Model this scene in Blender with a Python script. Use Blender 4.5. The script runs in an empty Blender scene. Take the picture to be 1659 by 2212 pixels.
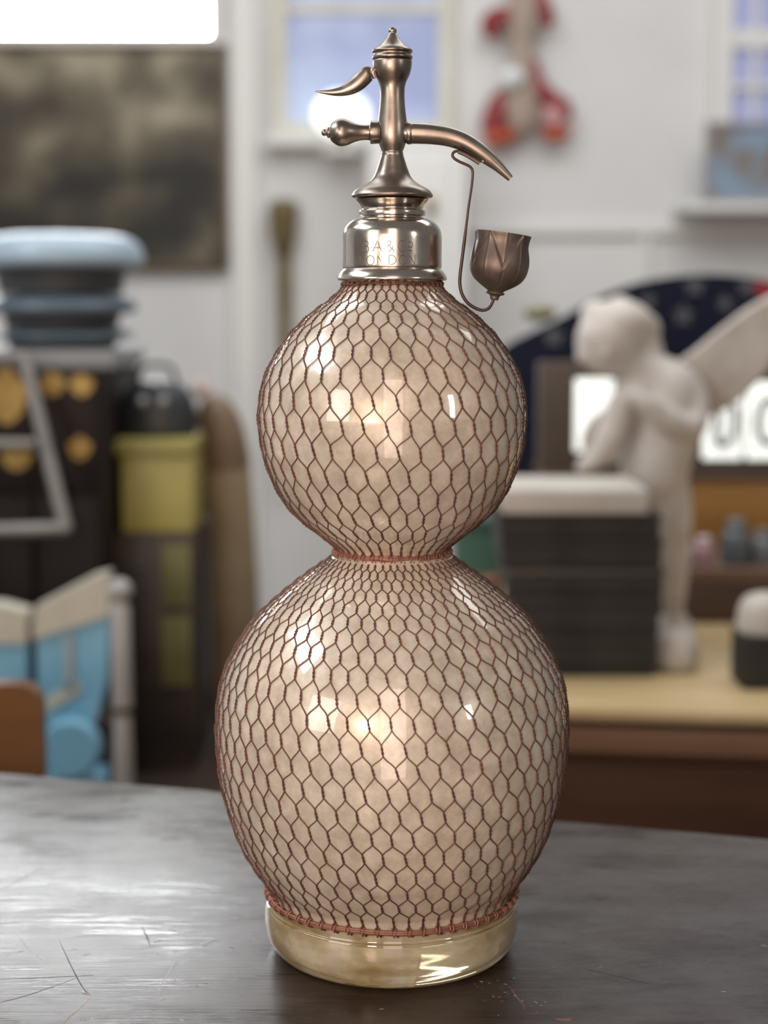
import bpy, math, random
import numpy as np
from mathutils import Vector, Matrix
PI = math.pi
R_ = random.Random(7)
NR = np.random.RandomState(11)
SC = bpy.context.scene
COL = SC.collection

# ------------------------------------------------------------------ camera
F = 3580.0; W0 = 1659; H0 = 2212
PITCH = math.radians(7.0)
CAM = Vector((-0.0043, -0.87, 0.345))
cd = bpy.data.cameras.new('camera'); cam = bpy.data.objects.new('camera', cd); COL.objects.link(cam)
cam.location = CAM; cam.rotation_euler = (PI/2 - PITCH, 0, 0)
cd.sensor_fit = 'VERTICAL'; cd.sensor_height = 36.0; cd.lens = F / H0 * 36.0
cd.clip_start = 0.02; cd.clip_end = 60
cd.dof.use_dof = True; cd.dof.focus_distance = 0.835; cd.dof.aperture_fstop = 4.7
cd.dof.aperture_blades = 0
SC.camera = cam

# ------------------------------------------------------------------ view + world + lights
SC.view_settings.view_transform = 'Standard'; SC.view_settings.look = 'None'
SC.view_settings.gamma = 1; SC.view_settings.exposure = 0.0
SC.view_settings.use_curve_mapping = False
w = bpy.data.worlds.new('room_light'); SC.world = w; w.use_nodes = True
bg = w.node_tree.nodes['Background']; bg.inputs[0].default_value = (0.62, 0.60, 0.58, 1); bg.inputs[1].default_value = 0.29

def area(name, loc, target, sx, sy, power, color=(1, 1, 1), spread=180):
    l = bpy.data.lights.new(name, 'AREA'); l.shape = 'RECTANGLE'; l.size = sx; l.size_y = sy
    l.energy = power; l.color = color; l.spread = math.radians(spread)
    o = bpy.data.objects.new(name, l); COL.objects.link(o); o.location = loc
    o.rotation_euler = (Vector(target) - Vector(loc)).to_track_quat('-Z', 'Y').to_euler()
    return o
area('ceiling_lamp_light', (0.2, 1.7, 2.2), (0.2, 2.5, 0), 3.0, 1.8, 60, (0.98, 0.985, 0.98))
area('skylight_left', (-1.7, 0.15, 1.85), (0, 0, 0.15), 1.5, 0.6, 30, (0.95, 0.98, 1.0))
area('window_light_front_left', (-2.0, -1.9, 0.9), (0, 0, 0.15), 1.0, 1.3, 20, (1.0, 0.93, 0.86))
area('window_light_right', (2.0, -1.6, 0.9), (0, 0, 0.15), 0.22, 0.5, 6, (1.0, 0.95, 0.9))
area('warm_lamp_light', (-0.34, -1.10, 0.35), (0, 0, 0.16), 0.14, 0.14, 7.0, (1.0, 0.72, 0.54))
area('warm_front_fill', (0.02, -2.2, 0.5), (0, 0, 0.16), 0.62, 2.8, 20, (1.0, 0.76, 0.64))  # added warm fill, stands in for a person's reflection in the glass

# ------------------------------------------------------------------ helpers
def at(px, py, Y):
    a = (px - W0/2) / F; b = -(py - H0/2) / F
    c, s = math.cos(PITCH), math.sin(PITCH)
    t = (Y - CAM.y) / (c + b*s)
    return CAM.x + a*t, CAM.z + t*(b*c - s)
def pz(py, Y): return at(829.5, py, Y)[1]
def pxx(px, py, Y): return at(px, py, Y)[0]
def mpp(Y): return (Y - CAM.y) / F

def mat(name, col=(0.5, 0.5, 0.5), rough=0.5, metal=0.0, spec=0.5, **k):
    m = bpy.data.materials.new(name); m.use_nodes = True
    b = m.node_tree.nodes['Principled BSDF']
    b.inputs['Base Color'].default_value = (*col, 1); b.inputs['Roughness'].default_value = rough
    b.inputs['Metallic'].default_value = metal; b.inputs['Specular IOR Level'].default_value = spec
    for a, v in k.items(): b.inputs[a.replace('_', ' ')].default_value = v
    return m
def nd(m, t, **k):
    n = m.node_tree.nodes.new(t)
    for a, v in k.items():
        if hasattr(n, a): setattr(n, a, v)
    return n
def lk(m, a, b): m.node_tree.links.new(a, b)
def bs(m): return m.node_tree.nodes['Principled BSDF']
def noise(m, scale, detail=4, rough=0.55, stretch=(1, 1, 1), rot=(0, 0, 0), coords='Object'):
    tc = nd(m, 'ShaderNodeTexCoord'); mp = nd(m, 'ShaderNodeMapping')
    mp.inputs['Scale'].default_value = stretch; mp.inputs['Rotation'].default_value = rot
    n = nd(m, 'ShaderNodeTexNoise'); n.inputs['Scale'].default_value = scale
    n.inputs['Detail'].default_value = detail; n.inputs['Roughness'].default_value = rough
    lk(m, tc.outputs[coords], mp.inputs[0]); lk(m, mp.outputs[0], n.inputs['Vector'])
    return n.outputs['Fac']
def ramp(m, fac, stops, interp='LINEAR'):
    r = nd(m, 'ShaderNodeValToRGB'); cr = r.color_ramp; cr.interpolation = interp
    while len(cr.elements) < len(stops): cr.elements.new(0.5)
    for e, (p, c) in zip(cr.elements, stops):
        e.position = p; e.color = (*c, 1) if len(c) == 3 else c
    lk(m, fac, r.inputs[0]); return r.outputs[0]
def g3(v): return (v, v, v)
def bump(m, fac, strength=0.2, dist=0.001):
    b = nd(m, 'ShaderNodeBump'); b.inputs['Strength'].default_value = strength; b.inputs['Distance'].default_value = dist
    lk(m, fac, b.inputs['Height']); lk(m, b.outputs[0], bs(m).inputs['Normal']); return b
def mottled(name, c1, c2, scale=6, rough=0.5, metal=0, p=(0.35, 0.65), stretch=(1, 1, 1), bmp=0, **k):
    m = mat(name, c1, rough, metal, **k)
    n = noise(m, scale, stretch=stretch)
    lk(m, ramp(m, n, [(p[0], c1), (p[1], c2)]), bs(m).inputs['Base Color'])
    if bmp: bump(m, n, bmp)
    return m
def emis(name, col, strength):
    m = mat(name, col, 0.6); bs(m).inputs['Emission Color'].default_value = (*col, 1)
    bs(m).inputs['Emission Strength'].default_value = strength; return m

class MB:
    def __init__(s): s.v = []; s.f = []
    def add(s, vs, fs):
        o = len(s.v); s.v += [tuple(map(float, p)) for p in vs]; s.f += [tuple(o+i for i in f) for f in fs]; return s
    def box(s, x0, x1, y0, y1, z0, z1, bev=0.0, M=None):
        # box with chamfered edges
        b = min(bev, abs(x1-x0)/3, abs(y1-y0)/3, abs(z1-z0)/3)
        import bmesh
        bm = bmesh.new(); bmesh.ops.create_cube(bm, size=1)
        for v in bm.verts:
            v.co = Vector(((x0+x1)/2 + v.co.x*(x1-x0), (y0+y1)/2 + v.co.y*(y1-y0), (z0+z1)/2 + v.co.z*(z1-z0)))
        if b > 0: bmesh.ops.bevel(bm, geom=bm.edges[:], offset=b, segments=2, profile=0.6, affect='EDGES')
        bm.verts.index_update()
        vs = [(M @ v.co) if M else v.co.copy() for v in bm.verts]; fs = [[v.index for v in f.verts] for f in bm.faces]
        bm.free(); return s.add(vs, fs)
    def lathe(s, prof, c=(0, 0, 0), n=64, axis=None, closed=False, ry=1.0, fn=None):
        c = Vector(c); q = axis.to_track_quat('Z', 'Y') if axis else None
        vs = []; fs = []
        for (r, z) in prof:
            for i in range(n):
                a = 2*PI*i/n; rr = r * (fn(a, z) if fn else 1)
                p = Vector((rr*math.cos(a), rr*ry*math.sin(a), z))
                if q: p = q @ p
                vs.append(c + p)
        L = len(prof)
        for j in range(L if closed else L-1):
            k = (j+1) % L
            for i in range(n):
                fs.append((j*n+i, j*n+(i+1) % n, k*n+(i+1) % n, k*n+i))
        if not closed:
            if prof[0][0] > 1e-6: fs.append(tuple(range(n))[::-1])
            if prof[-1][0] > 1e-6: fs.append(tuple((L-1)*n+i for i in range(n)))
        return s.add(vs, fs)
    def tube(s, pts, rad, n=12, sub=5, flat=1.0):
        pts = [Vector(p) for p in pts]
        rad = list(rad) if hasattr(rad, '__len__') else [rad]*len(pts)
        if sub > 1 and len(pts) > 2:
            q = cat([tuple(p)+(r,) for p, r in zip(pts, rad)], sub)
            pts = [Vector(a[:3]) for a in q]; rad = [max(a[3], 1e-5) for a in q]
        vs = []; fs = []; nrm = None
        for i, p in enumerate(pts):
            t = (pts[min(i+1, len(pts)-1)] - pts[max(i-1, 0)]).normalized()
            if nrm is None:
                nrm = t.cross(Vector((0, 1, 0)))
                if nrm.length < 0.1: nrm = t.cross(Vector((1, 0, 0)))
                nrm.normalize()
            nrm = (nrm - t*nrm.dot(t)).normalized(); b = t.cross(nrm)
            for k in range(n):
                a = 2*PI*k/n; vs.append(p + (nrm*math.cos(a) + b*math.sin(a)*flat)*rad[i])
        for i in range(len(pts)-1):
            for k in range(n): fs.append((i*n+k, i*n+(k+1) % n, (i+1)*n+(k+1) % n, (i+1)*n+k))
        fs.append(tuple(range(n))[::-1]); fs.append(tuple((len(pts)-1)*n+k for k in range(n)))
        return s.add(vs, fs)
    def ball(s, c, r, n=20, sx=1, sy=1, sz=1):
        prof = [(max(r*math.sin(PI*i/(n//2)), 1e-5)*1.0, -r*math.cos(PI*i/(n//2))*sz) for i in range(n//2+1)]
        vs = MB(); vs.lathe(prof, (0, 0, 0), n)
        return s.add([(c[0]+v[0]*sx, c[1]+v[1]*sy, c[2]+v[2]) for v in vs.v], vs.f)
    def prism(s, poly, y0, y1):
        n = len(poly); vs = [(x, y0, z) for x, z in poly] + [(x, y1, z) for x, z in poly]
        fs = [tuple(range(n)), tuple(range(n, 2*n))[::-1]] + [(i, i+n, (i+1) % n + n, (i+1) % n) for i in range(n)]
        return s.add(vs, fs)
def cat(P, n=5):
    P = [np.array(p, float) for p in P]; out = []
    for i in range(len(P)-1):
        p0 = P[max(i-1, 0)]; p1 = P[i]; p2 = P[i+1]; p3 = P[min(i+2, len(P)-1)]
        for k in range(n):
            t = k/n
            out.append(0.5*((2*p1) + (-p0+p2)*t + (2*p0-5*p1+4*p2-p3)*t*t + (-p0+3*p1-3*p2+p3)*t**3))
    out.append(P[-1]); return out

def rootloc(p):
    l = Vector((0, 0, 0))
    while p: l = l + p.location; p = p.parent
    return l
def obj(name, mb, m, parent=None, smooth=True, angle=40, loc=None):
    """link one mesh object; geometry is given in room coordinates"""
    me = bpy.data.meshes.new(name)
    base = rootloc(parent) if parent else Vector(loc or (0, 0, 0))
    me.from_pydata([(v[0]-base.x, v[1]-base.y, v[2]-base.z) for v in mb.v], [], mb.f)
    me.materials.append(m)
    if smooth:
        me.polygons.foreach_set('use_smooth', [True]*len(me.polygons))
        try: me.set_sharp_from_angle(angle=math.radians(angle))
        except Exception: pass
    me.update()
    o = bpy.data.objects.new(name, me); COL.objects.link(o)
    if parent: o.parent = parent
    else: o.location = base
    return o
def thing(name, label, cat_, loc=(0, 0, 0), group=None):
    o = bpy.data.objects.new(name, None); COL.objects.link(o); o.location = loc
    o.empty_display_size = 0.05; o['label'] = label; o['category'] = cat_
    if group: o['group'] = group
    return o
def tag(o, label, cat_, group=None):
    o['label'] = label; o['category'] = cat_
    if group: o['group'] = group
    return o
def struct(name, mb, m, parent=None, smooth=False):
    o = obj(name, mb, m, parent, smooth)
    if not parent: o['kind'] = 'structure'
    return o
def dup(root, loc, label, mats=None):
    r = root.copy(); COL.objects.link(r); r.location = loc; r['label'] = label
    for ch in list(root.children):
        c = ch.copy(); COL.objects.link(c); c.parent = r
        for g in ch.children:
            d = g.copy(); COL.objects.link(d); d.parent = c
    return r

# ------------------------------------------------------------------ materials
M_wall = mottled('white_wall_paint', (0.72, 0.72, 0.715), (0.66, 0.66, 0.66), 3, 0.7)
M_trim = mat('white_gloss_paint', (0.74, 0.74, 0.72), 0.4)
M_cream = mottled('cream_paint', (0.62, 0.60, 0.50), (0.70, 0.69, 0.62), 8, 0.5)
M_floor = mottled('floorboards', (0.10, 0.06, 0.035), (0.16, 0.10, 0.06), 5, 0.5, stretch=(1, 8, 1))

# table: dark, worn varnish
M_table = mat('dark_varnished_wood', (0.04, 0.025, 0.02), 0.3, 0, 0.15)
_rot = (0, 0, 0)
gfine = noise(M_table, 9, 5, 0.6, (3, 60, 1)); gbig = noise(M_table, 7, 3, 0.5, (1, 2.2, 1)); gstreak = noise(M_table, 22, 2, 0.5, (1.2, 22, 1))
chip = noise(M_table, 60, 3, 0.6, (1, 3.5, 1))
c_a = ramp(M_table, gbig, [(0.3, (0.014, 0.008, 0.0065)), (0.7, (0.030, 0.017, 0.013))])
mx = nd(M_table, 'ShaderNodeMix'); mx.data_type = 'RGBA'
lk(M_table, ramp(M_table, chip, [(0.735, g3(0)), (0.755, g3(1))]), mx.inputs[0]); lk(M_table, c_a, mx.inputs[6]); mx.inputs[7].default_value = (0.16, 0.085, 0.065, 1)
mxg = nd(M_table, 'ShaderNodeMix'); mxg.data_type = 'RGBA'; mxg.blend_type = 'MULTIPLY'; mxg.inputs[0].default_value = 1
lk(M_table, mx.outputs[2], mxg.inputs[6]); lk(M_table, ramp(M_table, gfine, [(0.3, g3(0.65)), (0.65, g3(1.25))]), mxg.inputs[7])
lk(M_table, mxg.outputs[2], bs(M_table).inputs['Base Color'])
lk(M_table, ramp(M_table, gbig, [(0.3, g3(0.30)), (0.7, g3(0.46))]), bs(M_table).inputs['Roughness'])
ad = nd(M_table, 'ShaderNodeMath', operation='ADD'); ad2 = nd(M_table, 'ShaderNodeMath', operation='MULTIPLY'); ad2.inputs[1].default_value = 1.4
lk(M_table, gstreak, ad2.inputs[0]); lk(M_table, ad2.outputs[0], ad.inputs[0]); lk(M_table, gfine, ad.inputs[1])
bump(M_table, ad.outputs[0], 0.16, 0.0005)
bs(M_table).inputs['Coat Weight'].default_value = 0.75
bt = bs(M_table); lk(M_table, bt.inputs['Normal'].links[0].from_socket, bt.inputs['Coat Normal'])
blot = noise(M_table, 14, 5, 0.65, (1, 2.4, 1))
av = nd(M_table, 'ShaderNodeMath', operation='ADD'); lk(M_table, blot, av.inputs[0]); lk(M_table, gfine, av.inputs[1])
lk(M_table, ramp(M_table, av.outputs[0], [(0.80, g3(0.14)), (1.2, g3(0.42))]), bt.inputs['Coat Roughness'])
lk(M_table, ramp(M_table, blot, [(0.38, g3(0.45)), (0.60, g3(1.0))]), bt.inputs['Coat Weight'])
M_scratch_d = mat('deep_scratch', (0.012, 0.008, 0.008), 0.7)
M_scratch_r = mat('raw_wood_scratch', (0.20, 0.095, 0.07), 0.7)
M_scratch_w = mat('pale_scratch', (0.35, 0.34, 0.34), 0.6)

# glass
M_glass = mat('pearly_clouded_glass', (0.6, 0.54, 0.45), 0.2, 0, 0.6)
n1 = noise(M_glass, 95, 6, 0.7); n2 = noise(M_glass, 11, 3, 0.5)
ca = ramp(M_glass, n1, [(0.32, (0.52, 0.46, 0.385)), (0.52, (0.69, 0.62, 0.53)), (0.72, (0.84, 0.78, 0.70))])
cb = ramp(M_glass, n2, [(0.35, (0.86, 0.90, 0.90)), (0.65, (1.0, 0.97, 0.93))])
mg = nd(M_glass, 'ShaderNodeMix'); mg.data_type = 'RGBA'; mg.blend_type = 'MULTIPLY'; mg.inputs[0].default_value = 1
lk(M_glass, ca, mg.inputs[6]); lk(M_glass, cb, mg.inputs[7]); lk(M_glass, mg.outputs[2], bs(M_glass).inputs['Base Color'])
b_ = bs(M_glass); b_.inputs['Roughness'].default_value = 0.34; b_.inputs['Metallic'].default_value = 0.18
b_.inputs['Coat Weight'].default_value = 1.0; b_.inputs['Coat Roughness'].default_value = 0.035; b_.inputs['Coat IOR'].default_value = 1.7
tr = nd(M_glass, 'ShaderNodeBsdfTranslucent'); lk(M_glass, mg.outputs[2], tr.inputs[0])
ms = nd(M_glass, 'ShaderNodeMixShader'); ms.inputs[0].default_value = 0.16
out = M_glass.node_tree.nodes['Material Output']
lk(M_glass, b_.outputs[0], ms.inputs[1]); lk(M_glass, tr.outputs[0], ms.inputs[2]); lk(M_glass, ms.outputs[0], out.inputs[0])

M_foot = mat('clear_yellowish_glass', (0.93, 0.86, 0.62), 0.04, 0, 0.6, IOR=1.5)
bs(M_foot).inputs['Transmission Weight'].default_value = 0.62
nf = noise(M_foot, 22, 4, 0.6, (1, 1, 2))
lk(M_foot, ramp(M_foot, nf, [(0.38, (0.42, 0.30, 0.12)), (0.60, (0.74, 0.66, 0.46))]), bs(M_foot).inputs['Base Color'])
bs(M_foot).inputs['Coat Weight'].default_value = 0.6; bs(M_foot).inputs['Coat Roughness'].default_value = 0.02

M_wire = mottled('rusty_brown_wire', (0.095, 0.045, 0.033), (0.165, 0.077, 0.058), 60, 0.5, 0.35, (0.35, 0.65))
M_rim = mottled('coppery_binding_wire', (0.20, 0.085, 0.06), (0.30, 0.14, 0.105), 80, 0.5, 0.25, (0.35, 0.65))

def metal(name, c1, c2, rough):
    m = mat(name, c1, rough, 1.0)
    n = noise(m, 28, 6, 0.65)
    lk(m, ramp(m, n, [(0.36, c1), (0.64, c2)]), bs(m).inputs['Base Color'])
    n2 = noise(m, 60, 4, 0.6)
    lk(m, ramp(m, n2, [(0.3, g3(rough*0.8)), (0.7, g3(rough*1.35))]), bs(m).inputs['Roughness'])
    return m
M_met = metal('tarnished_metal', (0.25, 0.21, 0.178), (0.40, 0.345, 0.295), 0.33)
M_pol = metal('polished_silver_plate', (0.52, 0.46, 0.40), (0.70, 0.64, 0.57), 0.18)
M_eng = mat('engraved_line', (0.12, 0.085, 0.065), 0.4, 0.6)
M_cup = mottled('dull_bronze_metal', (0.10, 0.076, 0.064), (0.18, 0.147, 0.128), 45, 0.46, 0.65, (0.35, 0.65), bmp=0.15)
M_hook = mat('dark_iron_wire', (0.075, 0.048, 0.042), 0.4, 0.7)

# ------------------------------------------------------------------ the room
FZ = -0.95; WY = 3.93
struct('floor', MB().box(-3.2, 3.2, -3.0, WY+0.1, FZ-0.1, FZ), M_floor)
struct('wall_back', MB().box(-3.2, 3.2, WY, WY+0.12, FZ, 2.3), M_wall)
struct('wall_left', MB().box(-3.3, -3.2, 0.6, WY, FZ, 2.3), M_wall)

def wbox(mb, x0, x1, y0, y1, Ya, Yb, bev=0.0):
    """box whose front face (at Ya) covers the given picture rectangle"""
    xa, za = at(x0, y1, Ya); xb, zb = at(x1, y0, Ya)
    return mb.box(xa, xb, Ya, Yb, za, zb, bev)

# window 1: bright daylight window high on the left
M_day = emis('bright_daylight_pane', (0.97, 0.99, 1.0), 46.0)
wf = MB()
wx0, wz0 = at(-950, 78, WY); wx1, wz1 = at(452, -45, WY)
wf.box(wx0-.05, wx1+.05, WY-.035, WY-.001, wz0-.03, wz0, .004); wf.box(wx0-.05, wx1+.05, WY-.035, WY-.001, wz1, wz1+.05, .004)
wf.box(wx0-.05, wx0, WY-.035, WY-.001, wz0, wz1, .004); wf.box(wx1, wx1+.04, WY-.035, WY-.001, wz0, wz1, .004)
o = struct('window_1', wf, M_trim); obj('window_pane', MB().box(wx0, wx1, WY-.012, WY-.002, wz0, wz1), M_day, o)

# window 2: dusky blue panes behind the siphon head
M_blue = mat('blue_sky_pane', (0.3, 0.35, 0.55), 0.3)
nb = noise(M_blue, 3.0, 2)
cbp = ramp(M_blue, nb, [(0.40, (0.25, 0.29, 0.46)), (0.62, (0.40, 0.47, 0.62))])
lk(M_blue, cbp, bs(M_blue).inputs['Emission Color']); bs(M_blue).inputs['Emission Strength'].default_value = 0.42
lk(M_blue, cbp, bs(M_blue).inputs['Base Color'])
x0, z0 = at(622, 268, WY); x1, z1 = at(948, -330, WY)
wf = MB(); t = .038
wf.box(x0-t, x0, WY-.05, WY-.001, z0-t, z1+t, .006); wf.box(x1, x1+t, WY-.05, WY-.001, z0-t, z1+t, .006)
wf.box(x0, x1, WY-.05, WY-.001, z0-t, z0, .006); wf.box(x0, x1, WY-.05, WY-.001, z1, z1+t, .006)
zz = pz(26, WY); wf.box(x0, x1, WY-.03, WY-.001, zz-.008, zz+.02, .004)
o = struct('window_2', wf, M_cream); obj('window_pane', MB().box(x0, x1, WY-.015, WY-.002, z0, z1), M_blue, o)
obj('window_sill', MB().box(x0-.06, x1+.06, WY-.08, WY-.001, z0-t-.03, z0-t, .006), M_trim, o)

# window 3: right edge, small panes with white bars
x0, z0 = at(1572, 285, WY); x1, z1 = at(1990, -330, WY)
wf = MB(); t = .05
wf.box(x0-t, x0, WY-.05, WY-.001, z0-t, z1+t, .006); wf.box(x1, x1+t, WY-.05, WY-.001, z0-t, z1+t, .006)
wf.box(x0, x1, WY-.05, WY-.001, z0-t, z0, .006); wf.box(x0, x1, WY-.05, WY-.001, z1, z1+t, .006)
for px in (1626, 1700, 1780, 1860, 1930):
    xx = pxx(px, 100, WY); wf.box(xx-.008, xx+.008, WY-.04, WY-.001, z0, z1, .003)
for py, hh in ((88, .026), (190, .008), (-60, .010), (-200, .010)):
    zz = pz(py, WY); wf.box(x0, x1, WY-.042, WY-.001, zz-hh, zz+hh, .003)
M_blue2 = emis('violet_blue_pane', (0.27, 0.29, 0.46), 0.45)
o = struct('window_3', wf, M_trim); obj('window_pane', MB().box(x0, x1, WY-.015, WY-.002, z0, z1), M_blue2, o)

# trims on the wall: picture rail, pilaster edges
za = pz(492, WY); struct('trim_1', MB().box(pxx(1012, 480, WY), 3.1, WY-.022, WY-.0005, za-.022, za+.012, .006), M_trim)
struct('trim_2', MB().box(pxx(500, 500, WY), pxx(560, 500, WY), WY-.03, WY-.0005, FZ, 2.3, .01), M_trim)
struct('trim_3', MB().box(pxx(1384, 700, WY), pxx(1400, 700, WY), WY-.018, WY-.0005, FZ+.1, za-.022, .005), M_trim)
struct('baseboard_back', MB().box(-3.2, 3.2, WY-.045, WY-.031, FZ, FZ+.15, .005), M_trim)

# ------------------------------------------------------------------ the table in front
TA = math.atan2(-0.15, 0.52)
Mt = Matrix.Rotation(TA, 4, 'Z')
_e = Vector((0, 0.255, 0))    # a point of the back edge on the siphon's axis line
def tloc(x, y, z): return Mt @ Vector((x, y, z)) + _e
Tm = Matrix.Translation(_e) @ Mt
troot = thing('counter_table', 'dark scratched varnished wooden table under the siphon', 'table', (0, 0, -0.95))
tb = MB().box(-0.85, 0.85, -0.68, 0, -0.038, 0, 0.0025, Tm)
top = obj('tabletop', tb, M_table, troot)
fr = MB()
fr.box(-.80, .80, -.64, -.61, -.15, -.038, .003, Tm); fr.box(-.80, .80, -.06, -.03, -.15, -.038, .003, Tm)
fr.box(-.80, -.77, -.61, -.06, -.15, -.038, .003, Tm); fr.box(.77, .80, -.61, -.06, -.15, -.038, .003, Tm)
obj('apron', fr, M_table, troot)
for sx in (-.77, .77):
    for sy in (-.60, -.07):
        l = MB(); c = Tm @ Vector((sx, sy, 0))
        l.lathe([(0.022, FZ), (.026, -.90), (.02, -.86), (.03, -.6), (.024, -.32), (.035, -.28), (.035, -.13)], (c.x, c.y, 0), 20)
        obj('leg', l, M_table, troot)
# scratches worn into the tabletop, each a thin inlaid line at its place
def tp(px, py):
    b = -(py - H0/2)/F; a = (px - W0/2)/F; c, s = math.cos(PITCH), math.sin(PITCH)
    t = CAM.z / (s - b*c); return Vector((CAM.x + a*t, CAM.y + t*(c + b*s), 0))
def scratch(pts, wd, m):
    P = [tp(*p) for p in pts]; P = [Vector(q) for q in cat(P, 6)]
    vs = []; fs = []; n = len(P)
    for i, p in enumerate(P):
        t = (P[min(i+1, n-1)] - P[max(i-1, 0)]).normalized(); s = Vector((-t.y, t.x, 0))
        ww = wd*(0.15 + 0.85*math.sin(PI*min(max(i/(n-1), .02), .98)))*(0.7+0.6*R_.random())
        for k, h in ((-1, 0), (0, .00012), (1, 0)): q = p + s*ww*k; vs.append((q.x, q.y, h-.00002))
    for i in range(n-1):
        for k in (0, 1): fs.append((i*3+k, i*3+k+1, i*3+k+4, i*3+k+3))
    mb = MB(); mb.add(vs, fs); obj('scratch', mb, m, top)
scratch([(-20, 2116), (90, 2112), (202, 2107)], .0007, M_scratch_d)
scratch([(-20, 2170), (60, 2150), (165, 2113)], .0005, M_scratch_d)
scratch([(128, 2030), (148, 2075), (172, 2122), (190, 2150)], .0004, M_scratch_d)
scratch([(180, 2135), (195, 2150)], .0005, M_scratch_r)
scratch([(194, 2158), (160, 2190), (150, 2197), (135, 2215)], .0005, M_scratch_r)
scratch([(306, 2002), (318, 2025), (325, 2044)], .0006, M_scratch_d)
scratch([(265, 2048), (300, 2051), (330, 2046)], .0006, M_scratch_r)
scratch([(275, 1983), (312, 1987)], .0012, M_scratch_r)
scratch([(345, 2150), (355, 2115), (385, 2075), (430, 2045), (465, 2032)], .0005, M_scratch_w)
scratch([(35, 2015), (60, 2050), (92, 2075)], .0005, M_scratch_w)
scratch([(165, 1940), (200, 1920)], .0012, M_scratch_w)
scratch([(0, 1923), (50, 1897), (95, 1872)], .0006, M_scratch_d)
scratch([(1270, 2095), (1330, 2108), (1400, 2125)], .0006, M_scratch_d)
scratch([(1200, 2200), (1218, 2203), (1235, 2200)], .0022, M_scratch_r)
scratch([(1100, 2130), (1118, 2155), (1135, 2175)], .0007, M_scratch_r)
for i in range(40):     # pale chips and dust beside the foot
    px = R_.gauss(1100, 55); py = 2110 + (px-1000)*.35 + R_.gauss(0, 22); L = R_.uniform(2, 8)
    if py > 2105 + max(0, (1120-px))*.12: scratch([(px, py), (px+L, py+L*R_.uniform(-.3, .6))], R_.uniform(.0002, .0004), R_.choice([M_scratch_w, M_scratch_r]))
for i in range(46):
    px = R_.choice([R_.uniform(0, 560), R_.uniform(560, 1659)]); py = R_.uniform(1990, 2205)
    L = R_.uniform(3, 16); scratch([(px, py), (px+L, py+L*R_.uniform(-.4, .5))], R_.uniform(.0002, .0005), R_.choice([M_scratch_d, M_scratch_w, M_scratch_d, M_scratch_r]))

# ------------------------------------------------------------------ the siphon
siph = thing('soda_siphon', 'tall double-gourd glass soda siphon wrapped in brown wire netting with silvery tap', 'soda siphon', (0, 0, 0))
def conv(y, wpx, inset=0.0):
    D = 0.87; r = wpx*D/math.sqrt(F*F + wpx*wpx); Y = -r*r/D
    r = (wpx*(Y-CAM.y)/F + r)/2 if wpx < 5 else r
    return max(r - inset, 1e-5), pz(y, Y)
low = [(1200, 133), (1205, 142), (1236, 187), (1269, 230), (1307, 274), (1345, 311), (1408, 353), (1458, 376), (1504, 388), (1560, 393.5), (1600, 393.5), (1650, 390), (1706, 381), (1770, 362), (1820, 342), (1865, 314), (1890, 295), (1906, 282), (1922, 277)]
upp = [(612, 104), (630, 121), (649, 142), (675, 178), (722, 226), (779, 264), (831, 285), (880, 293), (907, 294), (970, 287), (1028, 269), (1075, 246), (1112, 217), (1147, 174), (1176, 135), (1190, 127), (1200, 133)]
WI = 0.0013
netU = [conv(*p) for p in upp]; netL = [conv(*p) for p in low]
gl = [conv(p[0], p[1], WI) for p in upp[:-1]] + [conv(p[0], p[1], WI) for p in low[1:]]
gl = [tuple(p) for p in cat(gl, 5)]
prof = [(0.0235, netU[0][1]+.012), (0.0238, netU[0][1]+.004)] + gl
prof = [(prof[0][0], prof[0][1])] + prof[1:]
# close the globe underneath: slightly concave base above the foot
zl = prof[-1][1]; rl = prof[-1][0]
prof += [(rl-.004, zl-.006), (rl-.015, zl-.009), (rl*.5, zl-.004), (.0005, zl-.002)]
prof = prof[::-1]
gb = MB().lathe(prof, n=128)
bottle = obj('glass_bottle', gb, M_glass, siph, angle=60)
bottle['label'] = 'clouded pearly glass in two globes, one above the other'
# foot ring
zf = zl
fp = [(.0005, .004), (.030, .0035), (.052, .0012), (.0565, 0.0), (.0600, .0003), (.0640, .0030), (.0672, .0085), (.0686, .015), (.0688, .020), (.0682, .026), (.0668, zf-.006), (rl+.0003, zf-.001), (rl-.002, zf+.003), (rl-.006, zf-.0066), (rl-.016, zf-.0098), (rl*.5, zf-.0052), (.0005, zf-.0032)]
fp = [tuple(p) for p in cat(fp[1:], 4)]
foot = obj('foot', MB().lathe([(.0004, .0036)] + fp, n=128), M_foot, siph, angle=60)
foot['label'] = 'thick yellowish clear glass foot'

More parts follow.
